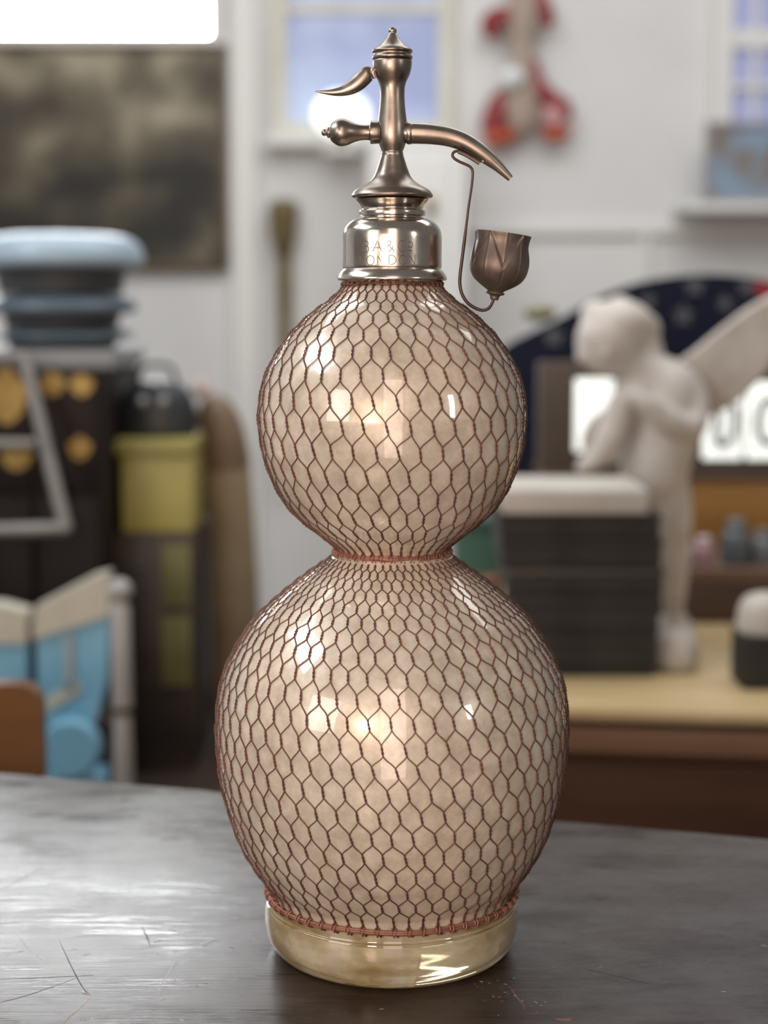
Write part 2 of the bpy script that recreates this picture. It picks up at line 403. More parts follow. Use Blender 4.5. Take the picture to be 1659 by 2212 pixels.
# --- wire netting
class Surf:
    def __init__(s, pts):
        q = np.array(cat(pts, 10)); s.r = q[:, 0]; s.z = q[:, 1]
        d = np.hypot(np.diff(s.r), np.diff(s.z)); s.s = np.concatenate([[0], np.cumsum(d)]); s.L = s.s[-1]
        tr_, tz = np.gradient(s.r, s.s), np.gradient(s.z, s.s); l = np.hypot(tr_, tz)
        s.nr = -tz/l; s.nz = tr_/l
    def P(s, phi, ss, off):
        r = np.interp(ss, s.s, s.r); z = np.interp(ss, s.s, s.z); nr = np.interp(ss, s.s, s.nr); nz = np.interp(ss, s.s, s.nz)
        n = np.stack([nr*np.cos(phi), nr*np.sin(phi), nz], -1)
        p = np.stack([r*np.cos(phi), r*np.sin(phi), z], -1) + n*np.asarray(off)[..., None]
        return p, n
def tubes(mb, P, N, r, k=6):
    """P, N: (count, n, 3) arrays of points and reference normals"""
    c, n, _ = P.shape
    T = np.empty_like(P); T[:, 1:-1] = P[:, 2:] - P[:, :-2]; T[:, 0] = P[:, 1]-P[:, 0]; T[:, -1] = P[:, -1]-P[:, -2]
    T /= np.linalg.norm(T, axis=-1, keepdims=True) + 1e-12
    U = N - T*(N*T).sum(-1, keepdims=True); U /= np.linalg.norm(U, axis=-1, keepdims=True) + 1e-12
    B = np.cross(T, U)
    a = np.arange(k)*2*PI/k
    V = P[:, :, None, :] + r*(U[:, :, None, :]*np.cos(a)[:, None] + B[:, :, None, :]*np.sin(a)[:, None])
    V = V.reshape(-1, 3)
    i = np.arange(c)[:, None, None]*n*k; j = np.arange(n-1)[None, :, None]*k; m_ = np.arange(k)[None, None, :]
    q0 = i+j+m_; q1 = i+j+(m_+1) % k
    Fq = np.stack([q0, q1, q1+k, q0+k], -1).reshape(-1, 4)
    mb.append((V, Fq))
def mesh_obj(name, parts, m, parent):
    V = np.concatenate([p[0] for p in parts]); off = 0; Fs = []
    for v, f in parts: Fs.append(f + off); off += len(v)
    Fq = np.concatenate(Fs)
    me = bpy.data.meshes.new(name); me.vertices.add(len(V)); me.vertices.foreach_set('co', V.ravel())
    me.loops.add(Fq.size); me.loops.foreach_set('vertex_index', Fq.ravel())
    me.polygons.add(len(Fq)); me.polygons.foreach_set('loop_start', np.arange(len(Fq))*4)
    me.polygons.foreach_set('loop_total', np.full(len(Fq), 4))
    me.polygons.foreach_set('use_smooth', np.ones(len(Fq), bool))
    me.update(); me.validate(); me.materials.append(m)
    o = bpy.data.objects.new(name, me); COL.objects.link(o); o.parent = parent; return o
RW = 0.00030
def net(surf, N, pitch, shear_fn, phase, name, vary):
    parts = []; rows = int(round(surf.L/pitch)); pitch = surf.L/rows
    wt = np.array([vary(j/rows) for j in range(rows)]); wt = wt/wt.sum()*surf.L; st = np.concatenate([[0], np.cumsum(wt)])
    phi0 = phase; tops = []; bots = []
    i = np.arange(N)
    for j in range(rows):
        pitch = wt[j]; s0 = st[j] + .02*pitch; s1 = s0 + pitch*(0.45 if j < rows-1 else 0.98)
        sh = shear_fn(j/rows)
        if j > 0: phi0 += (0.5 + sh)*2*PI/N
        rr = np.interp(s0, surf.s, surf.r)
        jit = 0.055
        ph = phi0 + i*2*PI/N + NR.uniform(-jit, jit, N)*2*PI/N
        ds = NR.uniform(-.06, .06, N)*pitch
        if j == 0 or j == rows-1: ds *= 0
        tops.append((ph, s0+ds)); bots.append((ph + (0.10+NR.uniform(-.04, .04, N))*2*PI/N, s1+ds+NR.uniform(-.03, .03, N)*pitch))
    for j in range(rows):
        (pa, sa), (pb, sb) = tops[j], bots[j]
        n = 13; t = np.linspace(0, 1, n)[None, :]
        phi = pa[:, None] + (pb-pa)[:, None]*t; ss = sa[:, None] + (sb-sa)[:, None]*t
        rr = np.interp(ss, surf.s, surf.r)
        turns = 1.3
        th0 = NR.uniform(0, .6, N)[:, None] + PI/2
        env = np.clip(np.minimum(t, 1-t)*7, 0.25, 1)
        for sgn in (0, PI):
            th = th0 + t*turns*2*PI + sgn
            P, Nn = surf.P(phi + RW*1.3*env*np.sin(th)/rr, ss, RW*0.2 + RW*1.3*env*np.cos(th))
            tubes(parts, P, Nn, RW*1.06)
        if j+1 < rows:
            (pc, sc) = tops[j+1]
            n = 7; t = np.linspace(0, 1, n)[None, :]
            for d in (0, -1):
                # the strand to the right (same index) and to the left (index-1)
                qc = np.roll(pc, -d) if d == 0 else np.roll(pc, 1)
                qs = sc if d == 0 else np.roll(sc, 1)
                dphi = qc - pb
                dphi = (dphi + PI) % (2*PI) - PI
                te = t
                bow = NR.uniform(-.03, .03, N)[:, None]*2*PI/N*np.sin(PI*t)
                # strands leave and enter the twists slightly in line with them
                e = te + 0.0
                sm = te + 0.06*np.sin(2*PI*te)
                phi = pb[:, None] + dphi[:, None]*(te - 0.05*np.sin(2*PI*te)) + bow; ss = sb[:, None] + (qs-sb)[:, None]*te
                P, Nn = surf.P(phi, ss, np.full(phi.shape, RW*0.1))
                tubes(parts, P, Nn, RW)
    return mesh_obj(name, parts, M_wire, siph), tops[0][0], bots[-1][0]
SU = Surf(netU[:-1]); SL = Surf(netL)
# sampling runs top to bottom; normals outward
for S in (SU, SL):
    if S.nr[len(S.nr)//2] < 0: S.nr *= -1; S.nz *= -1
off = -0.0007
for S in (SU, SL): S.r = S.r + S.nr*off; S.z = S.z + S.nz*off
netu, phu0, phu1 = net(SU, 39, 0.0112, lambda t: 0.15 if t < .35 else (0.11 if t < .6 else 0.02), 0.3, 'wire_net', lambda t: .62 + .5*min(t/.35, 1) if t < .8 else 1.12 - (t-.8))
netl, phl0, phl1 = net(SL, 55, 0.0102, lambda t: 0.13 if t < .35 else 0.11, 0.1, 'wire_net', lambda t: .68 + .52*min(t/.42, 1) if t < .75 else 1.2 - (t-.75)*1.1)
netu['label'] = 'twisted brown hexagonal wire netting over the upper globe'; netl['label'] = 'twisted reddish-brown hexagonal wire netting over the larger lower globe'

def ring_band(name, r, z, strands, rw, knots, kr, m, wob=0.0, seed=1, kw=1.15):
    rg = np.random.RandomState(seed); parts = []
    n = 220; a = np.linspace(0, 2*PI, n)
    for k, (dr, dz) in enumerate(strands):
        f = rg.randint(5, 11); ph = rg.uniform(0, 6)
        rr = r + dr + wob*np.sin(a*f+ph); z_ = z + dz + wob*np.cos(a*f+ph)
        zz = z_ + wob*0.8*np.sin(a*3+.5)
        P = np.stack([rr*np.cos(a), rr*np.sin(a), zz], -1)[None]
        Nn = np.stack([np.cos(a), np.sin(a), 0*a], -1)[None]
        tubes(parts, P, Nn, rw, 8)
    t = np.linspace(0, 2*PI*1.9, 24)
    for ai in knots:
        zz = z + wob*0.8*math.sin(ai*3+.5)
        u = kr*np.cos(t); v = kr*np.sin(t); s_ = (t/t[-1]-.5)*kr*1.7
        P = np.stack([(r+u)*math.cos(ai) - s_*math.sin(ai), (r+u)*math.sin(ai) + s_*math.cos(ai), zz+v], -1)[None]
        Nn = np.stack([np.cos(t)*math.cos(ai), np.cos(t)*math.sin(ai), np.sin(t)], -1)[None]
        tubes(parts, P, Nn, RW*kw, 6)
    return mesh_obj(name, parts, m, siph)
rb, zb = netL[-1]
ring_band('binding_wire', rb-.0002, zb-.0006, [(0.0006, .0008), (-.0002, -.0009), (.0006, -.0002)], .00078, phl1, .00205, M_rim, .0003, 3, 1.6)
rwst, zwst = netU[-2]
ring_band('binding_wire', rwst-.0010, zwst-.0006, [(0, .0012), (.0005, .0), (0, -.0012), (.0003, .0006)], .00065, phu1, .0021, M_rim, .0003, 4)
rt, zt = netU[0]
ring_band('binding_wire', rt+.0002, zt-.0004, [(0, .0007), (.0004, -.0004)], .0005, phu0, .0012, M_wire, .0003, 5)

# --- metal head (pixel rows to radii on the axis)
def hp(lst, sub=3):
    P = [conv(y, wv) for y, wv in lst]; return [tuple(p) for p in (cat(P, sub) if sub > 1 else P)]
def hlathe(name, lst, m, sub=3, n=72, label=None):
    P = hp(lst, sub); o = obj(name, MB().lathe(P[::-1], n=n), m, siph, angle=50)
    if label: o['label'] = label
    return o
AX = 0.0006   # the head sits a hair to the right of the bottle's axis
col_prof = [(470, 60), (472, 73), (475, 82), (480, 90), (487, 97), (496, 102.5), (507, 105), (520, 105.5), (560, 105.5), (577, 105.5), (580, 104), (582, 104.5), (585, 108), (590, 112), (597, 115.5), (602, 117), (605, 116), (606.5, 110), (606.5, 100)]
collar = hlathe('collar', col_prof, M_pol, 3, 96, 'bright silvery collar stamped B A & Co LONDON')
hlathe('neck_ring', [(428, 60), (430, 76), (433, 76), (440, 70), (448, 65.5), (452, 64.5), (453.5, 66), (455, 69.5), (459, 70.5), (466, 70), (467, 66), (468.5, 63), (471, 63), (473, 60)], M_pol, 2)
hlathe('tap_body', [(129, 30), (130, 40), (138, 41), (148, 40), (158, 37.5), (168, 33.5), (178, 29), (188, 26.5), (200, 25.8), (215, 26), (235, 27.5), (252, 29.5), (268, 31.5), (285, 32), (298, 31.2), (310, 28.5), (320, 25), (326, 22.8), (329, 22.2), (331, 23.4), (334, 23.4), (337, 24.0), (345, 26.5), (358, 30.5), (368, 34), (380, 38.5), (390, 46), (398, 57), (405, 70), (411, 79), (417, 84), (422, 86.5), (425, 86), (427, 82), (428, 72), (429, 60)], M_met, 3)
hlathe('cap', [(57, .2), (58.5, 4), (62, 7.5), (66, 9), (69, 8.6), (72, 8), (77, 11), (85, 16), (93, 23), (100, 31), (104, 37), (107, 40.5), (109, 42.3), (112, 42.5), (114, 41), (116, 39.5), (120, 40), (122, 42.2), (125.5, 42.5), (127.5, 41.5), (129, 38), (130, 30)], M_met, 3)
def q3(px, py, Y=0.0):
    x, z = at(px, py, Y); return Vector((x, Y, z))
# lever
lv = [(808, 158, 6), (802, 157, 9), (795, 158, 16), (786, 167, 17.5), (773, 179, 17), (756, 190, 14.5), (738, 197, 10.5), (718, 199.5, 7), (700, 199, 4), (681, 197, 1.2)]
obj('lever', MB().tube([q3(a, b) for a, b, c in lv], [c*mpp(0) for a, b, c in lv], 20, 5, 0.75), M_met, siph)
obj('lever_pivot', MB().tube([q3(812, 150, -.003), q3(806, 156, -.003), q3(810, 168, -.003)], [7*mpp(0), 8*mpp(0), 6*mpp(0)], 12, 3), M_met, siph)
# knob on the left
kp = [(822, 21), (820, 23), (803, 24), (801, 22), (800, 17), (794, 16), (786, 16), (776, 17.5), (765, 21), (754, 26), (743, 28.8), (733, 28), (724, 23), (718, 17.5), (716, 14), (714.5, 11), (711, 11.5), (709.5, 9), (707, 6.5), (704, 7.5), (701, 6.8), (698, 4), (697, .3)]
c0 = q3(848, 286)
obj('valve_knob', MB().lathe([tuple(p) for p in cat([(r*mpp(0), (848-x)*mpp(0)) for x, r in kp], 3)], c0, 48, Vector((-1, 0, 0.0))), M_met, siph, angle=55)
# spout
sp = [(870, 287, 19), (885, 287.5, 22), (905, 288, 22), (935, 290, 21.3), (970, 295.5, 20.5), (1003, 307, 19.6), (1032, 324, 18), (1056, 342, 15.5), (1078, 361, 11.5), (1103, 386, 7)]
spo = obj('spout', MB().tube([q3(a, b) for a, b, c in sp], [c*mpp(0) for a, b, c in sp], 28, 6), M_met, siph)
obj('spout_collar', MB().lathe([(.0050, -.0016), (.0056, -.001), (.0058, 0), (.0056, .001), (.0050, .0016)], q3(884, 287.5), 32, Vector((1, 0, 0))), M_met, siph)

# --- stamped letters on the collar
Rc = conv(545, 105.5)[0]
def cyl(px, py):
    dx = (px-848.5)*(0.87-Rc)/F; th = math.asin(max(-1, min(1, dx/Rc)))
    return (Rc*math.sin(th), -Rc*math.cos(th), pz(py, -Rc))
def arcp(cx, cy, rx, ry, a0, a1, n=12): return [(cx+rx*math.cos(math.radians(a0+(a1-a0)*i/n)), cy-ry*math.sin(math.radians(a0+(a1-a0)*i/n))) for i in range(n+1)]
ST = []
ST += [[(785, 520), (785, 544)], [(785, 520)] + arcp(791, 525.6, 5.5, 5.6, 90, -90, 8) + [(785, 531)], [(785, 531)] + arcp(792, 537.5, 6, 6.5, 90, -90, 8) + [(785, 544)]]
ST += [[(806, 543), (816.5, 520), (825, 543)], [(810, 535), (822, 535)]]
ST += [[(853, 543), (838, 527), (837, 522), (841, 519.5), (845, 522), (844, 527), (836, 533), (833, 538), (836, 542.5), (842, 543), (847, 538), (850, 531)]]
ST += [arcp(869, 531.5, 8.5, 12.2, 55, 305, 16)]
ST += [arcp(886.5, 528, 5, 6.6, 0, 360, 14), [(882, 541), (891, 541)]]
ST += [[(779, 552), (779, 572), (789, 572)], arcp(801, 562, 8.2, 10.2, 0, 360, 18), [(816.5, 572), (816.5, 552), (829, 571), (829, 552)]]
ST += [[(841, 571), (841, 551.5)] + arcp(846, 561.3, 10, 9.8, 90, -90, 10) + [(841, 571)], arcp(870.5, 561, 8.2, 10, 0, 360, 18), [(884.5, 571), (884.5, 551), (896.5, 570), (896.5, 550)]]
eng = []
for s_ in ST:
    d = []
    for (a, b) in zip(s_[:-1], s_[1:]):
        for k in range(4): d.append((a[0]+(b[0]-a[0])*k/4, a[1]+(b[1]-a[1])*k/4))
    d.append(s_[-1])
    P = np.array([cyl(*p) for p in d])[None]; Nn = P.copy(); Nn[:, :, 2] = 0; Nn /= np.linalg.norm(Nn, axis=-1, keepdims=True)
    tubes(eng, P + Nn*.00002, Nn, .00018, 6)
e = mesh_obj('lettering', eng, M_eng, siph); e.parent = collar; e['label'] = 'B A & Co LONDON stamped in thin lines'

# ------------------------------------------------------------------ drip cup hanging from the spout
YC = -0.001
dc = thing('hanging_drip_cup', 'bronze tulip-shaped cup hanging on a bent wire from the spout', 'drip cup', q3(1047, 671, YC))
hk = [(1040, 349), (1018, 338), (996, 328), (984, 327), (977.5, 333), (980, 341), (992, 349), (1008, 356), (1017, 362), (1021, 372), (1019, 400), (1013, 440), (1008, 480), (1003, 520), (998, 560), (994, 592), (993.5, 615), (998, 635), (1009, 653), (1024, 664), (1040, 670), (1052, 668), (1060, 660), (1067, 644)]
rr = [3.0]*9 + [2.8]*4 + [3.6]*11
obj('wire_hanger', MB().tube([q3(a, b, YC) for a, b in hk], [r*mpp(0) for r in rr], 12, 5), M_hook, dc)
cl = MB()
for yy in (-.0035, 0.0035):
    cl.tube([q3(990, 328, YC+yy), q3(1010, 337, YC+yy), q3(1036, 353, YC+yy)], [4*mpp(0)]*3, 10, 4)
cl.tube([q3(1043, 348, YC-.005), q3(1043, 348, YC+.005)], 2.4*mpp(0), 10, 1)
obj('clip', cl, M_cup, dc)
ca_ = q3(1067.5, 648, YC); cb_ = q3(1088, 506, YC); axis = (cb_-ca_).normalized(); AL = (cb_-ca_).length
u = mpp(0)
def sstep(a, b, x): t_ = max(0, min(1, (x-a)/(b-a))); return t_*t_*(3-2*t_)
def ridge(a, z):
    t = z/(142*u)
    if t < .14: return 1
    g = min(1, (t-.14)*7)
    f = abs(((a+.55)*5/(2*PI)) % 1 - .5)*2           # 0 on a sepal's midrib, 1 on the seam between two
    wd = 1.2 if t < .42 else max(0, 1.12 - (t-.42)*1.95)
    inside = sstep(wd+.05, wd-.05, f)
    h = .055*inside + .022*math.exp(-(f/.05)**2)*inside - .03*math.exp(-((1-f)/.07)**2)*(1 if t < .42 else 0)
    h += .022*math.exp(-((1-f)/.06)**2)*sstep(.5, .6, t)
    return 1 + h*g
cpz = [(0, 7.5), (3, 9.5), (7, 10), (10, 12), (13, 19.5), (15, 20.5), (17.5, 18.5), (19, 17), (24, 25), (32, 37), (42, 48), (54, 55.5), (66, 59), (80, 60), (95, 59), (110, 57), (122, 56), (132, 57), (139, 58.5), (142, 59)]
inn = [(142, 57), (130, 55), (110, 54.5), (80, 57), (54, 53), (32, 34), (24, 20), (22, .5)]
P = [tuple(p) for p in cat([(r*u, z*u) for z, r in cpz], 4)] + [(r*u, z*u) for z, r in inn]
cup = MB().lathe(P, ca_, 260, axis, fn=ridge)
obj('cup', cup, M_cup, dc, angle=60)

# ------------------------------------------------------------------ things on the back wall
# painting
M_pfr = mottled('dark_frame_wood', (0.07, 0.045, 0.022), (0.12, 0.08, 0.04), 12, 0.5)
M_paint = mat('painting_canvas_with_glare', (0.2, 0.17, 0.12), 0.6)
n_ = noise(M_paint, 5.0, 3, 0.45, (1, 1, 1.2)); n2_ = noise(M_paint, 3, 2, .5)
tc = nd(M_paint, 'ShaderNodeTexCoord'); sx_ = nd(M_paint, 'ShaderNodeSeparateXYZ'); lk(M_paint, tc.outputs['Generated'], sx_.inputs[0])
ad = nd(M_paint, 'ShaderNodeMath', operation='MULTIPLY_ADD'); ad.inputs[1].default_value = 0.34  # canvas lightens upwards: window glare put into its colour
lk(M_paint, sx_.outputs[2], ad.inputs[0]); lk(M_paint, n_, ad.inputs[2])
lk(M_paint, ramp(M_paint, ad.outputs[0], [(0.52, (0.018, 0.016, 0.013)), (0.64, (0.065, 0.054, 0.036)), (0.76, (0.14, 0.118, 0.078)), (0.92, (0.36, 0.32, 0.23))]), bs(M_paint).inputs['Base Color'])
x0, z0 = at(-110, 585, WY); x1, z1 = at(487, 98, WY)
pt = thing('landscape_painting', 'large dark olive-brown old painting hung under the bright window', 'painting', ((x0+x1)/2, WY-.03, z0))
f = MB(); t = .022
f.box(x0, x0+t, WY-.04, WY-.002, z0, z1, .004); f.box(x1-t, x1, WY-.04, WY-.002, z0, z1, .004)
f.box(x0+t, x1-t, WY-.04, WY-.002, z0, z0+t*1.2, .004); f.box(x0+t, x1-t, WY-.04, WY-.002, z1-t*.6, z1, .004)
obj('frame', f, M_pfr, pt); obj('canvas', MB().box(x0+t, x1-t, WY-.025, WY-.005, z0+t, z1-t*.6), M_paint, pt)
# small painting right
M_p2 = mottled('blue_brown_picture', (0.22, 0.30, 0.40), (0.20, 0.14, 0.08), 8, 0.6, 0, (0.42, 0.58))
Yp = WY-.16
x0, z0 = at(1522, 440, Yp); x1, z1 = at(1760, 262, Yp)
pt = thing('small_painting', 'small blue and brown picture standing under the right-hand window', 'painting', ((x0+x1)/2, Yp, z0))
f = MB(); t = .014
f.box(x0, x0+t, Yp, Yp+.03, z0, z1, .004); f.box(x1-t, x1, Yp, Yp+.03, z0, z1, .004); f.box(x0+t, x1-t, Yp, Yp+.03, z0, z0+t, .004); f.box(x0+t, x1-t, Yp, Yp+.03, z1-t, z1, .004)
obj('frame', f, mat('grey_frame', (0.30, 0.28, 0.29), .5), pt); obj('canvas', MB().box(x0+t, x1-t, Yp+.008, Yp+.02, z0+t, z1-t), M_p2, pt)
sh = MB().box(x0-.06, x1+.2, WY-.2, WY-.001, z0-.022, z0, .004)
tag(obj('wall_shelf', sh, M_trim, loc=((x0+x1)/2, WY, z0)), 'narrow white wall shelf holding the small blue and brown picture', 'shelf')

# cupboard with brass knob behind the tap
Yc = WY-.35
cw = thing('white_cupboard', 'narrow white panelled cupboard with a brass knob behind the siphon collar', 'cupboard', (pxx(905, 600, Yc), Yc, FZ))
b = MB(); xa, za = at(795, 316, Yc); xb = pxx(1006, 316, Yc)
b.box(xa, xb, Yc, WY-.05, FZ, za, .004); obj('carcass', b, M_trim, cw)
d = MB(); xc, zc = at(812, 338, Yc); xd = pxx(970, 338, Yc)
d.box(xc, xd, Yc-.012, Yc-.001, FZ+.25, zc, .003)
dr = obj('door', d, M_trim, cw)
k = MB(); kc = at(930, 445, Yc); k.lathe([(.004, 0), (.005, .012), (.012, .018), (.015, .026), (.012, .034), (.0005, .037)], (kc[0], Yc-.012, kc[1]), 24, Vector((0, -1, 0)), ry=1)
M_brass = mat('aged_brass', (0.30, 0.23, 0.09), 0.3, 0.9)
obj('knob', MB().ball((kc[0], Yc-.032, kc[1]), .015, 24, .8, .9, 2.0), M_brass, dr)

# brass rod with finial
M_obr = mottled('dark_old_brass', (0.14, 0.105, 0.045), (0.22, 0.17, 0.08), 10, .45, .5)
Yb = WY-.06
x, z1 = at(612, 432, Yb); zb_ = pz(1050, Yb); u = mpp(Yb)
rod = MB().lathe([tuple(p) for p in cat([(.002, zb_), (8*u, zb_+.01), (11*u, pz(900, Yb)), (14*u, pz(700, Yb)), (17*u, pz(600, Yb)), (15*u, pz(560, Yb)), (26*u, pz(520, Yb)), (31*u, pz(470, Yb)), (33*u, pz(450, Yb)), (25*u, pz(434, Yb)), (.001, pz(428, Yb))], 3)], (x, Yb, 0), 24)
tag(obj('brass_rod', rod, M_obr, loc=(x, Yb, zb_)), 'long dark brass rod with thick flared top hanging on the white wall', 'rod')

# white glowing lamp added for the bright patch seen through the blue window
Yg = WY-.12; gx, gz = at(738, 248, Yg); u = mpp(Yg)
blob = thing('window_blob', 'added round white glowing lamp before the blue window', 'blob', (gx, Yg, gz-.07))
obj('glow_ball', MB().ball((gx, Yg, gz), 52*u, 28, 1.15, 1, .92), emis('white_glow', (0.95, 0.97, 1.0), 1.1), blob)
obj('base', MB().lathe([(.03, pz(322, Yg)), (.03, pz(316, Yg)), (.012, pz(310, Yg)), (.012, pz(292, Yg))], (gx, Yg, 0), 24), M_brass, blob)
tag(obj('blob_bracket', MB().box(gx-.05, gx+.05, Yg-.05, WY-.001, pz(334, Yg), pz(322, Yg), .003), M_trim, loc=(gx, WY, gz)), 'small white wall bracket added under the round glowing lamp', 'bracket')

# red puppet on the wall
Yr = WY-.07; u = mpp(Yr)
def rp(px, py): x, z = at(px, py, Yr); return Vector((x, Yr, z))
M_red = mat('crimson_paint', (0.24, 0.018, 0.022), .4); M_or = mat('orange_red_paint', (0.42, 0.06, 0.012), .4); M_bei = mat('beige_cloth', (0.38, 0.30, 0.25), .8); M_wt = mat('white_paint', (0.72, 0.76, 0.76), .5)
M_pink = mat('faded_pink_cloth', (0.55, 0.30, 0.30), .8)
pp = thing('hanging_puppet', 'red and beige puppet-like figure hanging high on the white wall', 'puppet', rp(1135, 310))
obj('body', MB().tube([rp(1132, -60), rp(1130, 30), rp(1128, 90), rp(1125, 140), rp(1122, 200), rp(1128, 262), rp(1130, 285)], [20*u, 34*u, 22*u, 26*u, 38*u, 34*u, 18*u], 20, 4, .6), M_bei, pp)
obj('arm', MB().tube([rp(1112, 40), rp(1085, 35), rp(1062, 50), rp(1066, 80)], [14*u, 20*u, 24*u, 14*u], 16, 4, .7), M_red, pp)
obj('arm', MB().tube([rp(1150, -20), rp(1166, -5), rp(1180, 30), rp(1190, 56)], [12*u, 16*u, 16*u, 10*u], 16, 4, .7), M_red, pp)
obj('leg', MB().tube([rp(1110, 190), rp(1085, 215), rp(1070, 250), rp(1062, 285)], [14*u, 22*u, 26*u, 24*u], 16, 4, .7), M_red, pp)
obj('boot', MB().tube([rp(1048, 300), rp(1075, 296), rp(1112, 290)], [17*u, 20*u, 13*u], 16, 4, .9), M_or, pp)
obj('leg', MB().tube([rp(1155, 130), rp(1158, 180), rp(1190, 215), rp(1215, 232), rp(1222, 260)], [11*u, 18*u, 20*u, 20*u, 14*u], 16, 4, .7), M_red, pp)
obj('skirt', MB().ball(rp(1196, 252), 28*u, 20, 1, .7, .9), M_pink, pp)
obj('boot', MB().tube([rp(1172, 290), rp(1200, 290), rp(1228, 286)], [12*u, 15*u, 12*u], 16, 4, .9), M_or, pp)
obj('head', MB().ball(rp(1104, 172)+Vector((0, -.035, 0)), 25*u, 20), M_wt, pp)

# ------------------------------------------------------------------ right side: pine table and its load
M_pine = mottled('pale_pine', (0.42, 0.30, 0.15), (0.54, 0.40, 0.22), 4, .38, 0, (0.3, 0.7), (1, 10, 1))
M_mah = mottled('red_brown_wood', (0.036, 0.013, 0.0045), (0.072, 0.028, 0.010), 4, .6, 0, (0.3, 0.7), (1, 1, 9), 0, spec=.3)
M_mah2 = mottled('mid_brown_wood', (0.17, 0.085, 0.042), (0.24, 0.125, 0.068), 4, .4, 0, (0.3, 0.7), (1, 1, 9))
M_dk = mat('black_gap', (0.01, 0.007, 0.006), .6)
PT = -0.089
RM = Matrix.Translation((0.2, 0.905, 0)) @ Matrix.Rotation(math.radians(-7), 4, 'Z')
ch = thing('chest_of_drawers', 'red-brown chest of drawers with pale pine top on the right', 'chest of drawers', tuple(RM @ Vector((0.3, .5, FZ))))
obj('top', MB().box(-.28, 1.10, 0.0, 1.12, PT-.014, PT, .004, RM), M_pine, ch)
obj('moulding', MB().box(-.26, 1.08, .018, 1.1, PT-.024, PT-.014, .002, RM), M_mah, ch)
cc = MB(); cc.box(-.25, 1.07, .035, 1.09, FZ+.06, PT-.024, .003, RM); obj('carcass', cc, M_mah, ch)
obj('rail', MB().box(-.25, 1.07, .022, .036, PT-.056, PT-.026, .004, RM), M_mah2, ch)
for (a, b) in ((-.24, .345), (.375, 1.06)):
    for j in range(3):
        z1 = PT-.066 - j*.24
        dw = obj('drawer', MB().box(a, b, .020, .036, z1-.22, z1, .004, RM), M_mah, ch)
        for kx in (a+.14, b-.14):
            kb = MB(); c_ = RM @ Vector((kx, .022, z1-.11)); kb.lathe([(.008, 0), (.01, .012), (.018, .022), (.012, .032), (.0005, .034)], c_, 20, Vector((0, -1, 0)))
            obj('knob', kb, M_mah, dw)
for sx in (-.22, 1.04):
    for sy in (.07, 1.05):
        c_ = RM @ Vector((sx, sy, 0)); obj('leg', MB().lathe([(.02, FZ), (.03, FZ+.03), (.025, FZ+.06)], (c_.x, c_.y, 0), 20), M_mah, ch)

# stack of dark flat boxes with pale slab on top
M_blk = mottled('worn_black_board', (0.010, 0.008, 0.007), (0.027, 0.023, 0.019), 14, .7)
M_edge = mat('brown_edge', (0.055, 0.042, 0.034), .6)
Ys = 1.06
u = mpp(Ys); zt = PT
layers = [(1128, 1418, 90), (1112, 1425, 88), (1096, 1432, 62), (1085, 1428, 66), (1080, 1424, 54)]
lab = ['black flat box at the very bottom of the stack, resting on the pine top', 'black flat box second from the bottom of the stack', 'black flat box in the middle of the stack', 'black flat box fourth from the bottom of the stack', 'black flat box topmost of its stack, directly under the pale slab']
for i, (a, b, h) in enumerate(layers):
    xa = pxx(a, 1300, Ys); xb = pxx(b, 1300, Ys); hh = h*u
    root = thing('flat_box', lab[i], 'box', ((xa+xb)/2, Ys+.09, zt), 'stacked black boxes on the chest')
    obj('body', MB().box(xa, xb, Ys+.001*i, Ys+.18, zt, zt+hh*.72, .003), M_blk, root)
    obj('lid', MB().box(xa-.002, xb+.002, Ys-.002+.001*i, Ys+.182, zt+hh*.72, zt+hh-.0002, .003), M_edge if i == 2 else M_blk, root)
    zt += hh
xa = pxx(1086, 1090, Ys); xb = pxx(1402, 1090, Ys)
M_cr = mottled('cream_plaster', (0.42, 0.39, 0.35), (0.50, 0.46, 0.42), 20, .6)
sl = tag(obj('stone_slab', MB().box(xa, xb, Ys, Ys+.17, zt, pz(1058, Ys), .005), M_cr, loc=((xa+xb)/2, Ys, zt)), 'pale cream slab lying on top of the stack of black boxes', 'slab')

# winged statuette
Yf = 1.29; u = mpp(Yf)
def fpnt(px, py, dy=0.0): x, z = at(px, py, Yf); return Vector((x, Yf+dy, z))
M_fig = mottled('cream_bisque', (0.46, 0.41, 0.37), (0.58, 0.54, 0.50), 30, .55)
fig = thing('winged_statuette', 'cream winged cherub statuette leaning over the black boxes', 'statuette', (pxx(1455, 1395, Yf), Yf, PT))
mb = MB()
def limb(pts, n=14): mb.tube([fpnt(a, b, d*u) for a, b, d, r in pts], [r*u for a, b, d, r in pts], n, 5)
mb.ball(fpnt(1312, 738, -10*u), 70*u, 28, 1.0, 1.0, 1.05)                      # head, bowed
mb.ball(fpnt(1335, 702, 0), 66*u, 24, 1.2, 1.1, .85)                            # curls
for a_, b_2, r_2 in ((1392, 712, 38), (1288, 682, 34), (1404, 752, 30), (1340, 668, 30)): mb.ball(fpnt(a_, b_2, 8*u), r_2*u, 18)
mb.ball(fpnt(1258, 768, -34*u), 20*u, 14); mb.ball(fpnt(1300, 765, -78*u), 10*u, 12)
limb([(1352, 785, 0, 46), (1392, 812, 0, 58), (1432, 850, 0, 78), (1440, 915, 0, 80), (1420, 985, -5, 76), (1410, 1045, 0, 74), (1415, 1090, 0, 56)], 20)
limb([(1462, 815, 0, 40), (1492, 862, -20, 36), (1482, 920, -60, 32), (1430, 905, -90, 28), (1385, 870, -100, 24), (1345, 845, -100, 16)])
limb([(1395, 830, -20, 38), (1345, 868, -40, 36), (1315, 930, -50, 32), (1290, 975, -50, 26), (1262, 1000, -50, 20), (1240, 1010, -50, 13)])
